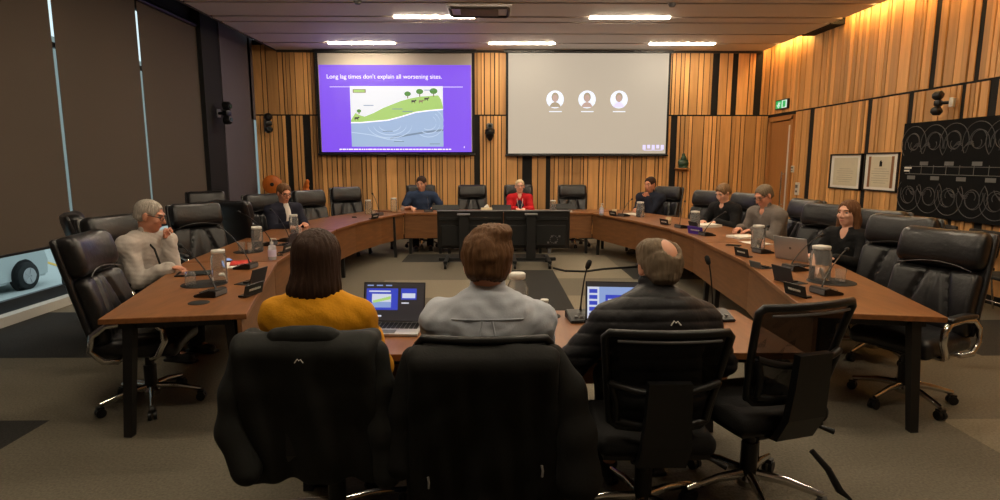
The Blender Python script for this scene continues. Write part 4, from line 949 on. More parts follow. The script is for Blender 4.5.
# the three people seen from behind at the front table
person('woman with dark bob in mustard yellow top, seen from behind at the front table', (-.76, 2.48), (0.04, 1), 1.04, .10, 0, (.05, 0, .1), (0, 0, -.02), ((-.14, .38, .78), (.14, .38, .78)), top=cloth('mustard_knit', (206, 142, 22), bump=.2, scale=90), top_name='jumper', hair=h_dark, hair_kind='bob', res=.007, build=.98, wrinkle=.0035, seed=3, collar=None, elbow_out=.4, fit=.014, hs=1.0, drop=.09, shoulder_w=.165)
t, J = person('man with short brown hair in pale blue-grey shirt, seen from behind at the front table', (-.02, 2.48), (0, 1), 1.06, .16, 0, (.10, 0, -.05), (0, -.01, -.05), ((-.14, .40, .77), (.14, .40, .77)), top=cloth('pale_blue_shirt', (178, 184, 194), scale=120, bump=.08), hair=h_brown, hair_kind='thick', res=.007, build=1.08, wrinkle=.007, seed=8, collar='shirt', fit=.018, elbow_out=.4, glasses=True, shoulder_w=.185, drop=.105, hs=1.13, pelvis=(0, 0, .52))
bm = B(); nb, up, fw, rt = J['nb'], J['up'], J['fw'], J['rt']
tube(bm, [back_point(J, nb - up * .085 + rt * x, 0) for x in np.linspace(-.15, .15, 22)], .004, 6); obj('yoke_seam', bm, MATS['pale_blue_shirt'], J['top'], 60)
bm = B()
for sg in (-1, 1): tube(bm, [back_point(J, nb - up * (.09 + .02 * q) + rt * sg * (.02 + .004 * q), 0) for q in range(7)], .004, 6)
obj('back_pleat', bm, MATS['pale_blue_shirt'], J['top'], 60)
t, J = person('man with thinning grey hair in black quilted jacket, seen from behind at the front table', (.76, 2.58), (-.03, 1), 1.0, .20, .02, (.24, 0, .12), (.02, .0, -.04), ((-.24, .33, .78), (.2, .36, .78)), top=cloth('black_quilted', (34, 33, 35), rough=.5, scale=50), top_name='puffer_jacket', hair=h_grey, hair_kind='bald', res=.007, build=1.14, wrinkle=.003, seed=5, collar='tall', quilt=.006, fit=.028, glasses=True, elbow_out=1.0, shoulder_w=.185, drop=.115, hs=1.10)
nb, up, fw, rt = J['nb'], J['up'], J['fw'], J['rt']
def peak_logo(name, c, u, v, size, parent, n=None):
    bm = B(); n = n if n is not None else np.cross(u, v); pts_ = [(-1, -.45), (-.35, .45), (0, .05), (.35, .35), (1, -.45), (.45, .0), (.1, -.35), (-.35, .1)]
    tube(bm, [c + u * a_ * size + v * b_ * size for a_, b_ in pts_[:5]], size * .13, 5); return obj(name, bm, white_p, parent, 60)
peak_logo('peak_logo', back_point(J, nb - up * .105 + rt * .03, .008), rt, up, .022, J['top'])
# left side
t, J = person('white haired man with glasses in light grey shirt, hand at his mouth', (-3.02, 5.02), (.97, -.22), 1.0, .20, .03, (.32, 0, .40), (0, 0.02, 0), (lambda H: H(-.02, .112, -.085) + np.array([-.035, .01, -.08]), (.10, .42, .79)), ((unit((.35, .05, .9)), (.3, -.9, .2)), None), (1.5, .9), skin_mat=skin_red, top=cloth('light_grey_shirt', (178, 170, 163), scale=120, bump=.1), hair=h_white, hair_kind='cropped', glasses=True, res=.006, build=1.14, collar='shirt', fit=.02, wrinkle=.006, seed=11, elbow_out=.3)
bm = B(); nb, up, fw, rt = J['nb'], J['up'], J['fw'], J['rt']
tube(bm, [nb + up * .03 - fw * .06, nb + up * .03 + rt * .07, nb - up * .06 + rt * .075 + fw * .145, nb - up * .2 + rt * .05 + fw * .198, nb - up * .33 + rt * .01 + fw * .205], .008, 6); obj('lanyard', bm, blackmat, t, 60)
w_ = J['joints'][0]; bm = B(); tube(bm, [w_[2] - unit(w_[2] - w_[1]) * .02, w_[2] - unit(w_[2] - w_[1]) * .05], .037, 16); obj('wrist_watch', bm, blackp, t, 40)
t, J = person('man in dark navy suit and open white shirt, looking down at the left', (-2.99, 8.42), (.80, -.60), 1.0, .14, .02, (.35, 0, -.1), (0, 0, 0), ((-.08, .42, .80), (.12, .42, .80)), skin_mat=skin_red, top=cloth('navy_suit', (30, 31, 44)), top_name='suit_jacket', hair=h_brown, hair_kind='short', glasses=True, res=.008, build=1.1, fit=.024, wrinkle=.003, neck_cut=.15, seed=4, sleeve=.95)
F = Field((-.3, -.3, .5), (.3, .5, 1.3), .008); nb, up, fw, rt = [v / 1.0 for v in (J['nb'] / 1.03, J['up'], J['fw'], J['rt'])]
F.ell(nb - up * .14 + fw * .055, (.065, .09, .2)); F.cap(nb - up * .03, nb + up * .035, .066, .062, .02); F.cap(nb + up * .02, nb + up * .3, .058, .058, .004, True)
V_, F_ = F.mesh(); fast_mesh('shirt', V_ * 1.03, F_, cloth('white_shirt', (224, 214, 206)), t)
# far end
t, J = person('man with dark hair in blue short-sleeved shirt, looking down at the far end', (-1.36, 11.50), (.15, -1), 1.03, .22, .03, (.34, 0, -.35), (0, 0, 0), ((-.24, .36, .78), (.2, .40, .78)), top=cloth('blue_shirt', (44, 58, 84)), sleeve=.3, hair=h_dark, hair_kind='short', res=.009, build=1.14, collar='shirt', fit=.018, elbow_out=1.0, seed=6)
t, J = person('woman with pale cropped hair and glasses in red cardigan at the far end', (.53, 11.45), (0, -1), .97, .10, .0, (.05, 0, 0), (0, 0, 0), ((-.07, .42, .80), (.07, .42, .80)), skin_mat=skin_pale, top=cloth('red_cardigan', (184, 28, 36)), top_name='cardigan', hair=h_blond, hair_kind='cropped', glasses=True, res=.008, build=.95, fit=.018, neck_cut=.12, seed=2, elbow_out=.8)
F = Field((-.3, -.3, .4), (.3, .5, 1.3), .008); nb, up, fw, rt = J['nb'] / .97, J['up'], J['fw'], J['rt']
F.ell(nb - up * .24 + fw * .05, (.105, .135, .2)); V_, F_ = F.mesh(); fast_mesh('blouse', V_ * .97, F_, cloth('navy_blouse', (32, 36, 56)), t)
bm = B(); tube(bm, [(nb + up * .0 + fw * .04 + rt * .06) * .97, (nb - up * .1 + fw * .17 + rt * .05) * .97, (nb - up * .33 + fw * .185 + rt * .0) * .97, (nb - up * .1 + fw * .17 - rt * .05) * .97, (nb + up * .0 + fw * .04 - rt * .06) * .97], .006, 6); obj('lanyard', bm, white_p, t, 60)
# right side
person('man in dark jacket leaning forward with his fist at his mouth', (2.98, 10.9), (-.70, -.72), 1.03, .22, .03, (.22, 0, -.1), (0, 0, 0), (lambda H: H(-.01, .112, -.08) + np.array([-.03, .02, -.115]), (.12, .40, .78)), ((unit((.3, .05, .9)), (.2, -.95, .2)), None), (1.7, .5), skin_mat=skin_red, top=cloth('dark_blue_jacket', (34, 38, 52)), top_name='jacket', hair=h_dark, hair_kind='short', res=.008, build=1.08, collar='shirt', fit=.02, seed=9, elbow_out=.3)
person('woman with swept-back sandy hair in black, looking down at her papers', (3.53, 8.72), (-.88, -.47), 1.0, .24, .03, (.48, 0, .0), (0, .02, 0), ((-.10, .40, .79), (.12, .42, .79)), skin_mat=skin_pale, top=cloth('black_top', (24, 24, 26)), top_name='jumper', hair=h_sandy, hair_kind='updo', res=.008, build=1.02, fit=.022, neck_cut=.08, seed=12, elbow_out=.9)
t, J = person('man with cropped grey hair and glasses in grey suit, reading at the right', (3.58, 7.42), (-.96, -.28), 1.03, .26, .03, (.50, 0, .0), (0, .02, 0), ((-.08, .40, .79), (.14, .40, .79)), skin_mat=skin_red, top=cloth('grey_suit', (112, 104, 98)), top_name='suit_jacket', hair=h_grey, hair_kind='cropped', glasses=True, res=.008, build=1.14, fit=.024, neck_cut=.1, collar='shirt', seed=13)
t, J = person('woman with long brown hair in black top, typing at a silver laptop on the right', (3.47, 5.66), (-.90, -.44), .955, .10, .0, (.08, 0, .0), (0, 0, 0), ((-.12, .42, .80), (.12, .40, .80)), ((unit((.2, 1, -.1)), (0, 0, 1)), (unit((-.2, 1, -.1)), (0, 0, 1))), (.5, .5), skin_mat=skin_pale, top=cloth('black_blouse', (22, 22, 23)), top_name='blouse', hair=h_mid, hair_kind='long', res=.006, build=.95, fit=.014, neck_cut=.14, seed=14)

# ------------------------------------------------------------------ coats hung over two task chairs
def coat(lab, loc, w_top, w_bot, z0, z1, sleeves, m, seed, logo=None, collar=True, tails=()):
    t = empty('coat' if not logo else 'jacket', (loc[0], loc[1], 0), 0, lab, 'coat')
    F = Field((-.55, -.5, max(0, z0 - .1)), (.6, .25, z1 + .15), .009); n = 9
    for i in range(44):
        v = i / 43; z = z0 + (z1 - z0 - .05) * v; w = w_bot + (w_top - w_bot) * v - .03; yb = -.28 - .095 * v
        F.cap((-w, yb, z), (w, yb, z), .034, None, .012)
    F.cap((-w_top * .9, -.335, z1 - .035), (w_top * .9, -.335, z1 - .035), .045, None, .03)
    for sg in (-1, 1): F.box((sg * (w_top - .015), -.27, z1 - .16), (.022, .075, .15), None, .02, .03)
    F.box((0, -.27, z1 - .13), (w_top, .05, .12), None, .02, .03)
    F.box((0, -.275, z1 - .33), (w_top - .05, .0, .3), None, .0, .0, True) if 0 else None
    V_, F_ = F.mesh(); V_ = relax(V_, F_, 6); N_ = vnormals(V_, F_)
    hang = np.clip((z1 - V_[:, 2]) / (z1 - z0), 0, 1)
    dd = (.003 + .009 * hang) * (np.sin(V_[:, 0] * 26 + 1.5 * np.sin(V_[:, 2] * 5 + seed) + seed) + .5 * np.sin(V_[:, 0] * 55 + V_[:, 2] * 9)) + fold(V_, .005, 24, seed)
    V_ = V_ + N_ * dd[:, None]; body = fast_mesh('coat_body', V_, F_, m, t)
    if collar:
        F = Field((-.3, -.5, z1 - .15), (.3, .0, z1 + .12), .007)
        F.cap((-.10, -.35, z1 - .01), (.10, -.35, z1 - .01), .030, None, .02); F.cap((-.10, -.35, z1), (-.15, -.27, z1 - .03), .028, .02, .02); F.cap((.10, -.35, z1), (.15, -.27, z1 - .03), .028, .02, .02); F.ell((0, -.35, z1 + .005), (.13, .035, .035))
        V_, F_ = F.mesh(); V_ = V_ + vnormals(V_, F_) * fold(V_, .004, 50, seed)[:, None]; fast_mesh('collar', V_, F_, m, t)
    for pts_, r0, r1 in sleeves:
        A_ = np.array(pts_); F = Field(A_.min(0) - .16, A_.max(0) + .16, .009)
        for i in range(len(A_) - 1):
            q0, q1 = i / (len(A_) - 1), (i + 1) / (len(A_) - 1); F.cap(A_[i], A_[i + 1], r0 + (r1 - r0) * q0, r0 + (r1 - r0) * q1, .04)
        V_, F_ = F.mesh(); V_ = relax(V_, F_, 2); V_ = V_ + vnormals(V_, F_) * (fold(V_, .006, 26, seed + 3) + .0 * V_[:, 2])[:, None]; sl_ = fast_mesh('sleeve', V_, F_, m, t)
    if logo: peak_logo('peak_logo', np.array(logo, float), np.array([1., 0, 0]), np.array([0, .1, 1.]), .016, body, np.array([0, -1, .1]))
    for (x, y, z) in tails: bm = B(); tube(bm, [(x, y, z), (x + .004, y - .004, z - .02), (x + .002, y, z - .045)], .0045, 6); obj('zip_pull', bm, silver, body, 60)
    return t
coat_m = cloth('black_softshell', (34, 35, 34), rough=.75, scale=90, bump=.08, noise=.06); coat_m2 = cloth('black_coat', (25, 25, 24), rough=.8, scale=90, bump=.1, noise=.06)
coat('black softshell jacket with small peak logo hung over the chair of the woman in mustard', (-.70, 2.50), .255, .275, .42, 1.005, [([(-.255, -.30, .92), (-.285, -.31, .78), (-.30, -.33, .62), (-.24, -.36, .48)], .05, .055), ([(.25, -.30, .92), (.27, -.31, .78), (.28, -.33, .62), (.29, -.34, .45)], .05, .055)], coat_m, 2, logo=(-.0, -.425, .935))
coat('large black coat hung over the chair of the man in the pale blue-grey shirt', (-.03, 2.46), .27, .315, .30, .965, [([(.25, -.30, .90), (.31, -.31, .78), (.345, -.33, .62), (.36, -.35, .45)], .065, .085), ([(-.27, -.27, .9), (-.31, -.28, .7), (-.33, -.3, .5)], .05, .07)], coat_m2, 6, collar=False, tails=[(-.21, -.40, .49), (.21, -.43, .55)])
navy = cloth('navy_bag_cloth', (28, 34, 62))
F = Field((-.14, -.12, 0), (.14, .12, .5), .008); F.box((0, 0, .2), (.09, .05, .2), None, .035, .03); V_, F_ = F.mesh(); V_ = V_ + vnormals(V_, F_) * fold(V_, .006, 30, 4)[:, None]
t = empty('bag', (-.30, 2.62, 0), .2, 'navy cloth bag on the floor right of the jacket with the peak logo', 'bag'); fast_mesh('bag_body', V_, F_, navy, t)
bm = B(); tube(bm, [(-.05, 0, .38), (-.04, 0, .48), (0, 0, .52), (.04, 0, .48), (.05, 0, .38)], .009, 8); obj('bag_handle', bm, navy, t, 60)

# ------------------------------------------------------------------ things on the tables
TZ = .7425
def mic(x, y, f, tip, lab, big=False):
    """conference microphone: wedge base at (x,y) facing f, gooseneck to the world point tip"""
    rz = yaw(*f); t = empty('microphone', (x, y, TZ), rz, lab, 'microphone', 'conference microphones on the tables')
    w = .17 if big else .155
    bm = B(); A_ = [[bm.verts.new((xx, yy, zz)) for yy, zz in ((-.08, 0), (.075, 0), (.075, .014), (-.045, .05), (-.08, .046))] for xx in (-w / 2, w / 2)]
    bm.faces.new(A_[0]); bm.faces.new(A_[1][::-1])
    for i in range(5): bm.faces.new((A_[0][i], A_[1][i], A_[1][(i + 1) % 5], A_[0][(i + 1) % 5]))
    bmesh.ops.recalc_face_normals(bm, faces=bm.faces[:]); bmesh.ops.bevel(bm, geom=bm.edges[:], offset=.005, segments=2, affect='EDGES'); obj('microphone_base', bm, blackp, t, 40)
    bm = B(); box(bm, (0, -.083, .022), (w * .9, .004, .03), bev=.001); obj('front_strip', bm, silver if big else grey_p, t)
    bm = B()
    for q in range(4): box(bm, (-.045 + q * .03, .035, .032), (.018, .02, .006), rotm(-.3), bev=.001)
    obj('button_row', bm, grey_p, t)
    c, s_ = math.cos(-rz), math.sin(-rz); dx, dy = tip[0] - x, tip[1] - y; e = Vector((dx * c - dy * s_, dx * s_ + dy * c, tip[2] - TZ)); a_ = Vector((0, -.045, .045))
    d = e - a_; pts_ = [a_ + Vector((d.x * q ** 1.25, d.y * q ** 1.25, d.z * (1 - (1 - q) ** 1.35))) for q in np.linspace(0, 1, 10)]
    bm = B(); tube(bm, pts_, [.008] + [.0045] * 9, 8); g = obj('gooseneck', bm, blackp, t, 60)
    u = (pts_[-1] - pts_[-2]).normalized(); bm = B(); tube(bm, [e - u * .012, e - u * .004, e + u * .02, e + u * .04, e + u * .046], [.006, .013, .016, .013, .004], 12); obj('microphone_head', bm, blackmat, g, 60)
mic(-1.93, 4.0, (-.9, .1), (-2.28, 4.35, 1.03), 'microphone at the near left table end, its neck leaning towards the man in grey')
mic(-2.12, 5.05, (-.9, .1), (-2.45, 5.35, 1.06), 'microphone beside the red booklet on the left table')
mic(-2.45, 6.45, (-.9, .1), (-2.83, 6.7, 1.08), 'microphone behind the tall carafe next to the turned chair on the left')
mic(-2.37, 6.8, (-.9, .3), (-2.70, 7.3, 1.06), 'microphone on the left table just short of the man in the dark suit')
mic(.52, 3.33, (.1, -1), (.55, 3.37, 1.045), 'microphone standing upright between the pale blue-grey shirt and the quilted jacket', True)
mic(1.30, 3.34, (.1, -1), (1.27, 3.42, 1.06), 'microphone on the front table right of the quilted jacket', True)
mic(2.32, 4.0, (.9, .2), (2.66, 4.38, .99), 'microphone on the right table nearest the camera, by the near carafe')
mic(2.56, 4.9, (.9, .2), (2.90, 5.16, 1.0), 'microphone with a curved neck before the long haired woman')
mic(2.72, 5.85, (.9, .2), (2.84, 6.05, .98), 'microphone just before the silver laptop on the right table')
mic(2.66, 7.25, (.9, .2), (2.95, 7.5, 1.0), 'microphone in front of the man in the grey suit')
mic(2.62, 8.1, (.9, .3), (2.85, 8.75, 1.06), 'microphone by the purple name plate on the right table')
mic(2.2, 9.85, (.8, .6), (2.4, 10.2, 1.0), 'microphone in front of the man with his fist at his mouth')
mic(-1.95, 10.1, (-.8, .6), (-2.1, 10.5, 1.08), 'microphone at the far left bend of the table')
mic(-1.15, 10.8, (0, 1), (-1.2, 11.1, .98), 'microphone before the man in the blue shirt')

def carafe(x, y, lab, h=.25, r=.055):
    t = empty('carafe', (x, y, TZ), .4, lab, 'carafe', 'water carafes on the tables')
    bm = B(); lathe(bm, [(r * .9, 0), (r, .008), (r, h * .78), (r * .86, h * .86), (r * .82, h * .9), (r * .76, h * .9), (r * .80, h * .85), (r * .93, h * .77), (r * .93, .014), (r * .2, .012)], seg=32, sq=5); obj('glass_body', bm, glassy, t, 50)
    bm = B(); lathe(bm, [(r * .9, .016), (r * .9, h * .42)], seg=32, sq=5); obj('water', bm, water_m, t, 50)
    bm = B(); lathe(bm, [(r * .86, h * .9), (r * .9, h * .91), (r * .9, h * .985), (r * .84, h)], seg=28, sq=4); obj('lid', bm, white_p, t, 50)
carafe(-2.06, 4.44, 'tall square glass water carafe on the left table nearest the camera, by the upturned glass')
carafe(-2.40, 6.05, 'tall glass carafe behind the hand sanitiser on the left table')
carafe(-2.52, 7.55, 'glass carafe in front of the man in the dark suit', .24)
carafe(-2.14, 10.3, 'glass carafe at the far left bend, left of two')
carafe(-1.78, 10.8, 'glass carafe at the far left, beside the man in the blue shirt')
carafe(2.52, 4.46, 'large glass water carafe on the right table nearest the camera', .27, .062)
carafe(2.78, 6.12, 'glass carafe between the silver laptop and the grey suit')
carafe(2.72, 7.9, 'glass carafe behind the purple name plate')
carafe(2.44, 9.74, 'glass carafe in front of the man with his fist at his mouth')
carafe(1.12, 10.9, 'small carafe on the far table between the red cardigan and the empty chair', .2, .05)
def coaster(x, y, r, lab):
    bm = B(); lathe(bm, [(r, 0), (r, .003), (r - .004, .005)], seg=36); o = obj('coaster', bm, blackmat, None, 40); o.location = (x, y, TZ - .0003); tag(o, lab, 'coaster', 'round black coasters'); return o
coaster(-2.15, 4.38, .16, 'round black mat under the upturned glass on the near left table')
coaster(-2.47, 5.98, .14, 'round black mat under two glasses by the sanitiser on the left table')
coaster(2.58, 4.40, .17, 'round black mat under the large carafe on the near right table')
coaster(.33, 3.42, .075, 'small round black mat under the little jar on the front table')
coaster(-1.9, 3.78, .065, 'small round black mat in front of the nearest left microphone')
def tumbler(x, y, lab, h=.10, r=.036, up=True):
    t = empty('drinking_glass', (x, y, TZ + .005), 0, lab, 'glass', 'drinking glasses on the tables')
    pr = [(r * .8, 0), (r, h), (r * .93, h), (r * .74, .008), (r * .1, .008)]
    if not up: pr = [(r, 0), (r * .8, h), (r * .1, h), (r * .1, h - .008), (r * .74, h - .008), (r * .93, 0)]
    bm = B(); lathe(bm, pr, seg=24); obj('glass_cup', bm, glassy, t, 50)
tumbler(-2.22, 4.32, 'upturned drinking glass on the black mat by the near left carafe', .10, .04, False)
tumbler(-2.52, 5.95, 'drinking glass on the black mat, left of two beside the left sanitiser')
tumbler(-2.42, 5.93, 'drinking glass on the black mat, right of two beside the left sanitiser')
tumbler(2.66, 4.42, 'short drinking glass right of the large carafe on the near right table', .09, .04)
tumbler(-2.42, 7.42, 'drinking glass in front of the man in the dark suit', .09)
tumbler(-1.98, 9.95, 'drinking glass at the far left bend of the table', .09)
tumbler(-1.62, 10.78, 'drinking glass left of the man in the blue shirt', .09)
def jar(x, y, r, h, lab):
    t = empty('glass_jar', (x, y, TZ), 0, lab, 'jar', 'glass jars on the front table')
    bm = B(); lathe(bm, [(r * .85, 0), (r, .012), (r, h * .62), (r * .7, h * .80), (r * .66, h * .88), (r * .6, h * .88), (r * .62, h * .79), (r * .92, h * .6), (r * .92, .016), (r * .1, .014)], seg=28); obj('jar_glass', bm, glassy, t, 50)
    bm = B(); lathe(bm, [(r * .68, h * .86), (r * .74, h * .88), (r * .74, h * .98), (r * .66, h)], seg=28); obj('jar_lid', bm, white_p, t, 50)
jar(.15, 3.48, .066, .25, 'round glass jar with white lid beside the head of the man in blue-grey')
jar(.31, 3.43, .033, .10, 'little glass jar with lid on a black mat on the front table')
def sanit(x, y, lab):
    t = empty('sanitiser_bottle', (x, y, TZ), .5, lab, 'hand sanitiser', 'hand sanitiser pump bottles')
    bm = B(); lathe(bm, [(.034, 0), (.038, .01), (.038, .11), (.03, .13), (.014, .14), (.014, .15)], seg=24); obj('bottle', bm, sanit_m, t, 50)
    bm = B(); lathe(bm, [(.0385, .03), (.0387, .03), (.0387, .095), (.0385, .095)], seg=24); obj('bottle_label', bm, mat('lilac_label', (206, 196, 222), .6) if 'lilac_label' not in MATS else MATS['lilac_label'], t, 50)
    bm = B(); lathe(bm, [(.016, .148), (.016, .165), (.006, .167), (.006, .19), (.012, .192), (.012, .2)], seg=16); tube(bm, [(0, 0, .194), (.03, 0, .194), (.042, 0, .186)], .005, 8); obj('pump', bm, white_p, t, 50)
sanit(-2.05, 5.50, 'clear hand sanitiser pump bottle on the left table'); sanit(1.86, 10.05, 'clear hand sanitiser pump bottle at the far right bend')
purple_p = mat('purple_card', (74, 44, 150), .5)
def plate(x, y, f, lab, w=.2, h=.085, m=None):
    t = empty('name_plate', (x, y, TZ), yaw(*f), lab, 'name plate', 'name plates on the tables')
    bm = B(); box(bm, (0, 0, h / 2), (w, .008, h), rotm(.25), bev=.002); obj('plate', bm, m or blackp, t)
    bm = B(); box(bm, (0, .03, .008), (w * .9, .06, .012), bev=.002); obj('plate_foot', bm, m or blackp, t)
    bm = B(); r = random.Random(int(x * 100))
    xx = -w * .28
    while xx < w * .28:
        q = r.choice([.008, .012, .016]); box(bm, (xx + q / 2, -.0062, h * .52), (q, .002, h * .18), rotm(.25)); xx += q + .005
    box(bm, (0, -.0055, h * .52), (w * .55, .0016, .004), rotm(.25)); obj('lettering', bm, white_p, t)
plate(-1.63, 4.0, (-1, .25), 'black name plate on the inner edge of the near left table, by the yellow top')
plate(-2.06, 5.95, (-1, .1), 'black name plate beside the sanitiser on the left table')
plate(-1.86, 9.45, (-.9, .35), 'black name plate at the far left bend of the table')
plate(2.06, 3.93, (1, .25), 'black name plate on the near right table, behind the empty mesh chair')
plate(2.40, 5.62, (1, .25), 'black name plate in front of the silver laptop')
plate(2.55, 7.38, (.9, .4), 'purple name plate on the right table before the short haired woman', .26, .1, purple_p)
plate(2.48, 8.5, (.95, .3), 'black name plate next to the cream cup on the right table')
plate(2.02, 9.9, (.9, .4), 'black name plate in front of the man with his fist at his mouth')
def flap(x, y, f, lab, w=.16, h=.11):
    t = empty('cable_hatch', (x, y, TZ), yaw(*f), lab, 'cable hatch', 'flip-up cable hatches in the table tops')
    bm = B(); box(bm, (0, .07, .003), (w, .14, .006), bev=.002); obj('hatch_tray', bm, blackmat, t)
    bm = B(); box(bm, (0, -.01, h / 2), (w, .008, h), rotm(.3), bev=.002); obj('hatch_lid', bm, grey_p if w < .15 else mat('hatch_dark', (46, 46, 52), .5) if 'hatch_dark' not in MATS else MATS['hatch_dark'], t)
    bm = B()
    for q in (-.04, 0, .04): box(bm, (q, .07, .012), (.026, .04, .014), bev=.002)
    obj('socket_strip', bm, blackp, t)
flap(-1.76, 4.4, (-1, .25), 'open black cable hatch on the near left table beside the carafe', .18, .12)
flap(2.2, 4.38, (1, .25), 'open dark cable hatch beside the near right name plate', .2, .13)
flap(2.27, 5.0, (1, .25), 'small grey flap standing open midway along the right table', .14, .06)
flap(-2.2, 6.5, (-1, .1), 'open dark cable hatch behind the left sanitiser', .2, .13)
flap(2.62, 7.62, (.95, .3), 'open black cable hatch behind the purple name plate', .18, .14)
# laptops
scr_dark = emis('laptop_dark', (22, 24, 40), .5); scr_blue = emis('laptop_blue', (38, 66, 210), .85); scr_white = emis('laptop_white', (226, 232, 250), .9); scr_pale = emis('laptop_pale', (150, 178, 236), .85)
def laptop(x, y, f, lab, w=.34, tilt=.22, kind=0, body=None, logo=False):
    body = body or silver; t = empty('laptop', (x, y, TZ), yaw(*f), lab, 'laptop', 'open laptops on the tables'); dp = w * .68; h = w * .64
    bm = B(); box(bm, (0, 0, .009), (w, dp, .016), bev=.004); obj('laptop_base', bm, body, t, 40)
    bm = B()
    for r_ in range(5):
        for c_ in range(13): box(bm, (-w * .42 + c_ * w * .07, dp * .36 - r_ * dp * .1, .0185), (w * .058, dp * .08, .003))
    tag(obj('keyboard', bm, blackp, t), kind='stuff')
    bm = B(); box(bm, (0, -dp * .33, .0178), (w * .3, dp * .24, .0015)); obj('touchpad', bm, grey_p, t)
    M_ = Matrix.Translation((0, dp / 2, .014)) @ Matrix.Rotation(-tilt, 4, 'X')
    bm = B(); box(bm, (0, 0, h / 2), (w, .008, h), bev=.003); bmesh.ops.transform(bm, matrix=M_, verts=bm.verts); lid = obj('laptop_lid', bm, body if logo else blackp, t, 40)
    bm = B(); box(bm, (0, -.0048, h / 2), (w * .96, .001, h * .94), mi=0)
    def rct(u0, v0, u1, v1, mi, l=1): box(bm, ((u0 + u1) / 2 * w - w / 2, -.0052 - .0004 * l, (v0 + v1) / 2 * h), ((u1 - u0) * w, .0006, (v1 - v0) * h), mi=mi)
    if kind == 0:
        rct(.05, .3, .56, .84, 1); rct(.14, .36, .45, .70, 2, 2); rct(.14, .36, .45, .5, 3, 3); rct(.09, .75, .44, .785, 2, 2); rct(.61, .56, .86, .84, 1); rct(.63, .6, .84, .72, 2, 2); rct(.24, .13, .3, .17, 2); rct(.62, .46, .74, .49, 2)
        for q in range(3): rct(.06 + q * .15, .9, .16 + q * .15, .93, 3)
        for q in range(8): rct(.16 + q * .035, .48 + q * .012, .2 + q * .035, .54 + q * .014, 4, 4)
    elif kind == 1:
        rct(.06, .06, .98, .86, 3); rct(.03, .06, .22, .86, 2, 2)
        for q in range(5): rct(.06, .1 + q * .15, .19, .2 + q * .15, 1, 3)
        rct(.32, .4, .95, .66, 1, 2); rct(.36, .5, .9, .56, 2, 3); rct(.3, .1, .95, .36, 2, 2)
    bmesh.ops.transform(bm, matrix=M_, verts=bm.verts); obj('laptop_screen', bm, [scr_dark, scr_blue, scr_white, scr_pale, m_gr], lid)
    if logo:
        bm = B(); tube(bm, [(0, .0045, h * .5), (0, .006, h * .5)], w * .035, 20); bmesh.ops.transform(bm, matrix=M_, verts=bm.verts); obj('lid_badge', bm, grey_p, lid, 40)
laptop(-.56, 3.13, (.05, 1), 'open laptop between the yellow top and the blue-grey shirt, showing the purple slide', .35, .28, 0)
laptop(.69, 3.13, (.1, 1), 'open laptop with pale window, mostly hidden by the man in the quilted jacket', .35, .25, 1, blackp)
laptop(2.87, 5.45, (-.87, -.5), 'silver laptop seen from behind its lid, before the long haired woman', .33, .25, 2, silver, True)
bm = B(); box(bm, (0, 0, .007), (.26, .19, .01), bev=.003); t = empty('tablet', (-2.42, 4.78, TZ), .3, 'dark tablet lying before the man in the light grey shirt', 'tablet'); obj('tablet_body', bm, blackp, t)
bm = B(); box(bm, (0, 0, .0125), (.24, .17, .001)); obj('tablet_screen', bm, cglass, t)
t = empty('phone', (-2.45, 5.45, TZ), .6, 'phone with lit screen lying near the left chair', 'phone'); bm = B(); box(bm, (0, 0, .005), (.075, .15, .009), bev=.003); obj('phone_body', bm, blackp, t)
bm = B(); box(bm, (0, 0, .0098), (.068, .14, .001)); obj('phone_screen', bm, scr_pale, t)
def sheets(x, y, rz, w, d_, h, m, lab, name='document', cat='papers', grp='papers on the tables'):
    t = empty(name, (x, y, TZ), rz, lab, cat, grp); r = random.Random(int(x * 37 + y * 11)); bm = B()
    box(bm, (0, 0, h / 2), (w, d_, h)); obj('sheet', bm, m, t)
    bm = B(); box(bm, (r.uniform(-.01, .01), r.uniform(-.01, .01), h + .0012), (w * .97, d_ * .97, .002), rotm(0, 0, r.uniform(-.1, .1))); obj('top_sheet', bm, m, t); return t
sheets(-2.26, 5.18, .2, .21, .30, .006, paper, 'white papers under the red booklet on the left table')
bm = B(); box(bm, (0, 0, .004), (.17, .25, .006), bev=.001); o = obj('booklet', bm, red_m); o.location = (-2.24, 5.25, TZ + .009); o.rotation_euler = (0, 0, .35); tag(o, 'red booklet lying on white papers on the left table', 'booklet')
sheets(3.02, 7.05, .3, .3, .24, .02, paper, 'stack of white papers before the man in the grey suit')
sheets(3.0, 8.25, .4, .34, .26, .035, paper, 'thick stack of white papers before the short haired woman')
sheets(2.95, 6.55, .2, .22, .3, .004, paper, 'loose white papers behind the carafe near the grey suit')
sheets(2.45, 10.2, .6, .22, .3, .01, paper, 'papers before the man with his fist at his mouth')
sheets(1.3, 10.85, .1, .3, .21, .012, paper, 'white papers on the far table right of the red cardigan')
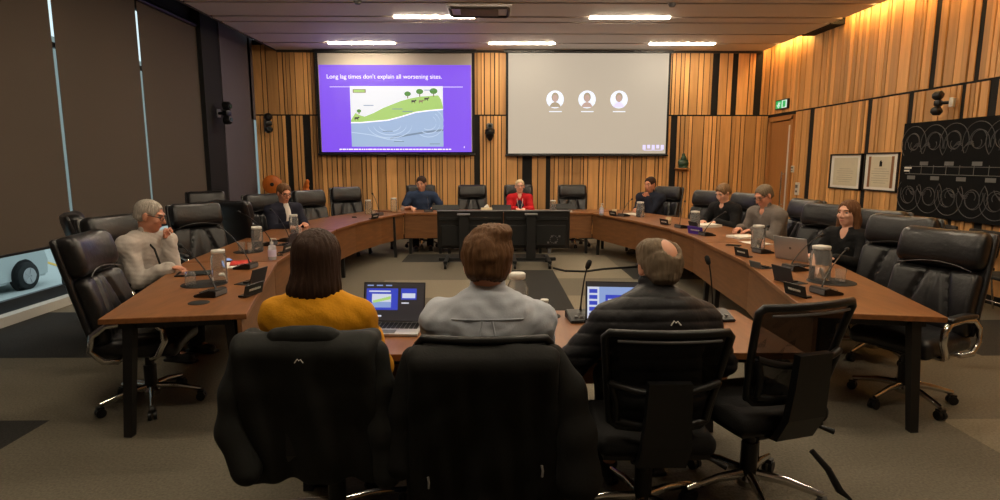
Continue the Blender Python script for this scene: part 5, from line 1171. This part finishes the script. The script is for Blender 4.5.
# monitors and small things on the far tables
def monitor(x, y, lab, w=.42, d_=.10):
    t = empty('desk_monitor', (x, y, TZ), 0, lab, 'monitor', 'low desk monitors at the far end')
    bm = B(); box(bm, (0, 0, .008), (w * .5, .16, .014), bev=.004); obj('monitor_foot', bm, blackmat, t)
    bm = B(); box(bm, (0, 0, .07), (w, .02, d_), rotm(-.5), bev=.004); p_ = obj('monitor_panel', bm, blackp, t)
    bm = B(); box(bm, (0, .012, .08), (w * .94, .004, d_ * .85), rotm(-.5)); obj('monitor_screen', bm, cglass, p_)
monitor(-.85, 10.85, 'low black monitor before the man in the blue shirt', .5); monitor(.17, 10.85, 'low black monitor left of the woman in the red cardigan', .36); monitor(1.32, 11.08, 'low black monitor before the empty chair right of the red cardigan', .42)
t = empty('tissue_box', (-.1, 10.8, TZ), .1, 'cream tissue box on the far table between the two displays', 'tissue box'); cream = mat('cream', (226, 212, 176), .7)
bm = B(); box(bm, (0, 0, .035), (.2, .11, .07), bev=.006); obj('box_body', bm, cream, t)
F = Field((-.08, -.08, .05), (.08, .08, .16), .006); F.ell((0, 0, .08), (.05, .03, .03)); F.ell((.01, 0, .105), (.025, .02, .03)); V_, F_ = F.mesh(); fast_mesh('tissue', V_ + vnormals(V_, F_) * fold(V_, .004, 80, 2)[:, None], F_, paper, t)
def cup(x, y, lab, m):
    t = empty('cup', (x, y, TZ), .8, lab, 'cup', 'cups on the tables'); bm = B(); lathe(bm, [(.03, 0), (.038, .01), (.042, .085), (.038, .085), (.034, .012), (.005, .01)], seg=22); obj('cup_body', bm, m, t, 50)
    bm = B(); tube(bm, [(.038, 0, .07), (.06, 0, .065), (.064, 0, .045), (.055, 0, .025), (.036, 0, .02)], .005, 8); obj('cup_handle', bm, m, t, 60)
cup(2.62, 8.75, 'cream cup on the right table behind a black name plate', cream); cup(2.12, 10.25, 'cream cup at the far right bend beside the sanitiser', cream); cup(2.95, 5.95, 'small green cup beside the silver laptop', mat('green_cup', (60, 90, 60), .4))
for x, y, rz, lab in ((-2.1, 5.78, .5, 'dark phone lying beside the left sanitiser'), (2.72, 5.12, .3, 'dark phone lying on the right table before the long haired woman'), (2.62, 6.35, .9, 'dark phone lying beside the carafe before the grey suit'), (-2.25, 9.7, .3, 'dark phone at the far left bend of the table')):
    t = empty('phone', (x, y, TZ), rz, lab, 'phone', 'phones on the tables'); bm = B(); box(bm, (0, 0, .005), (.075, .15, .009), bev=.003); obj('phone_body', bm, blackp, t)
    bm = B(); box(bm, (0, 0, .0098), (.068, .14, .001)); obj('phone_screen', bm, cglass, t)
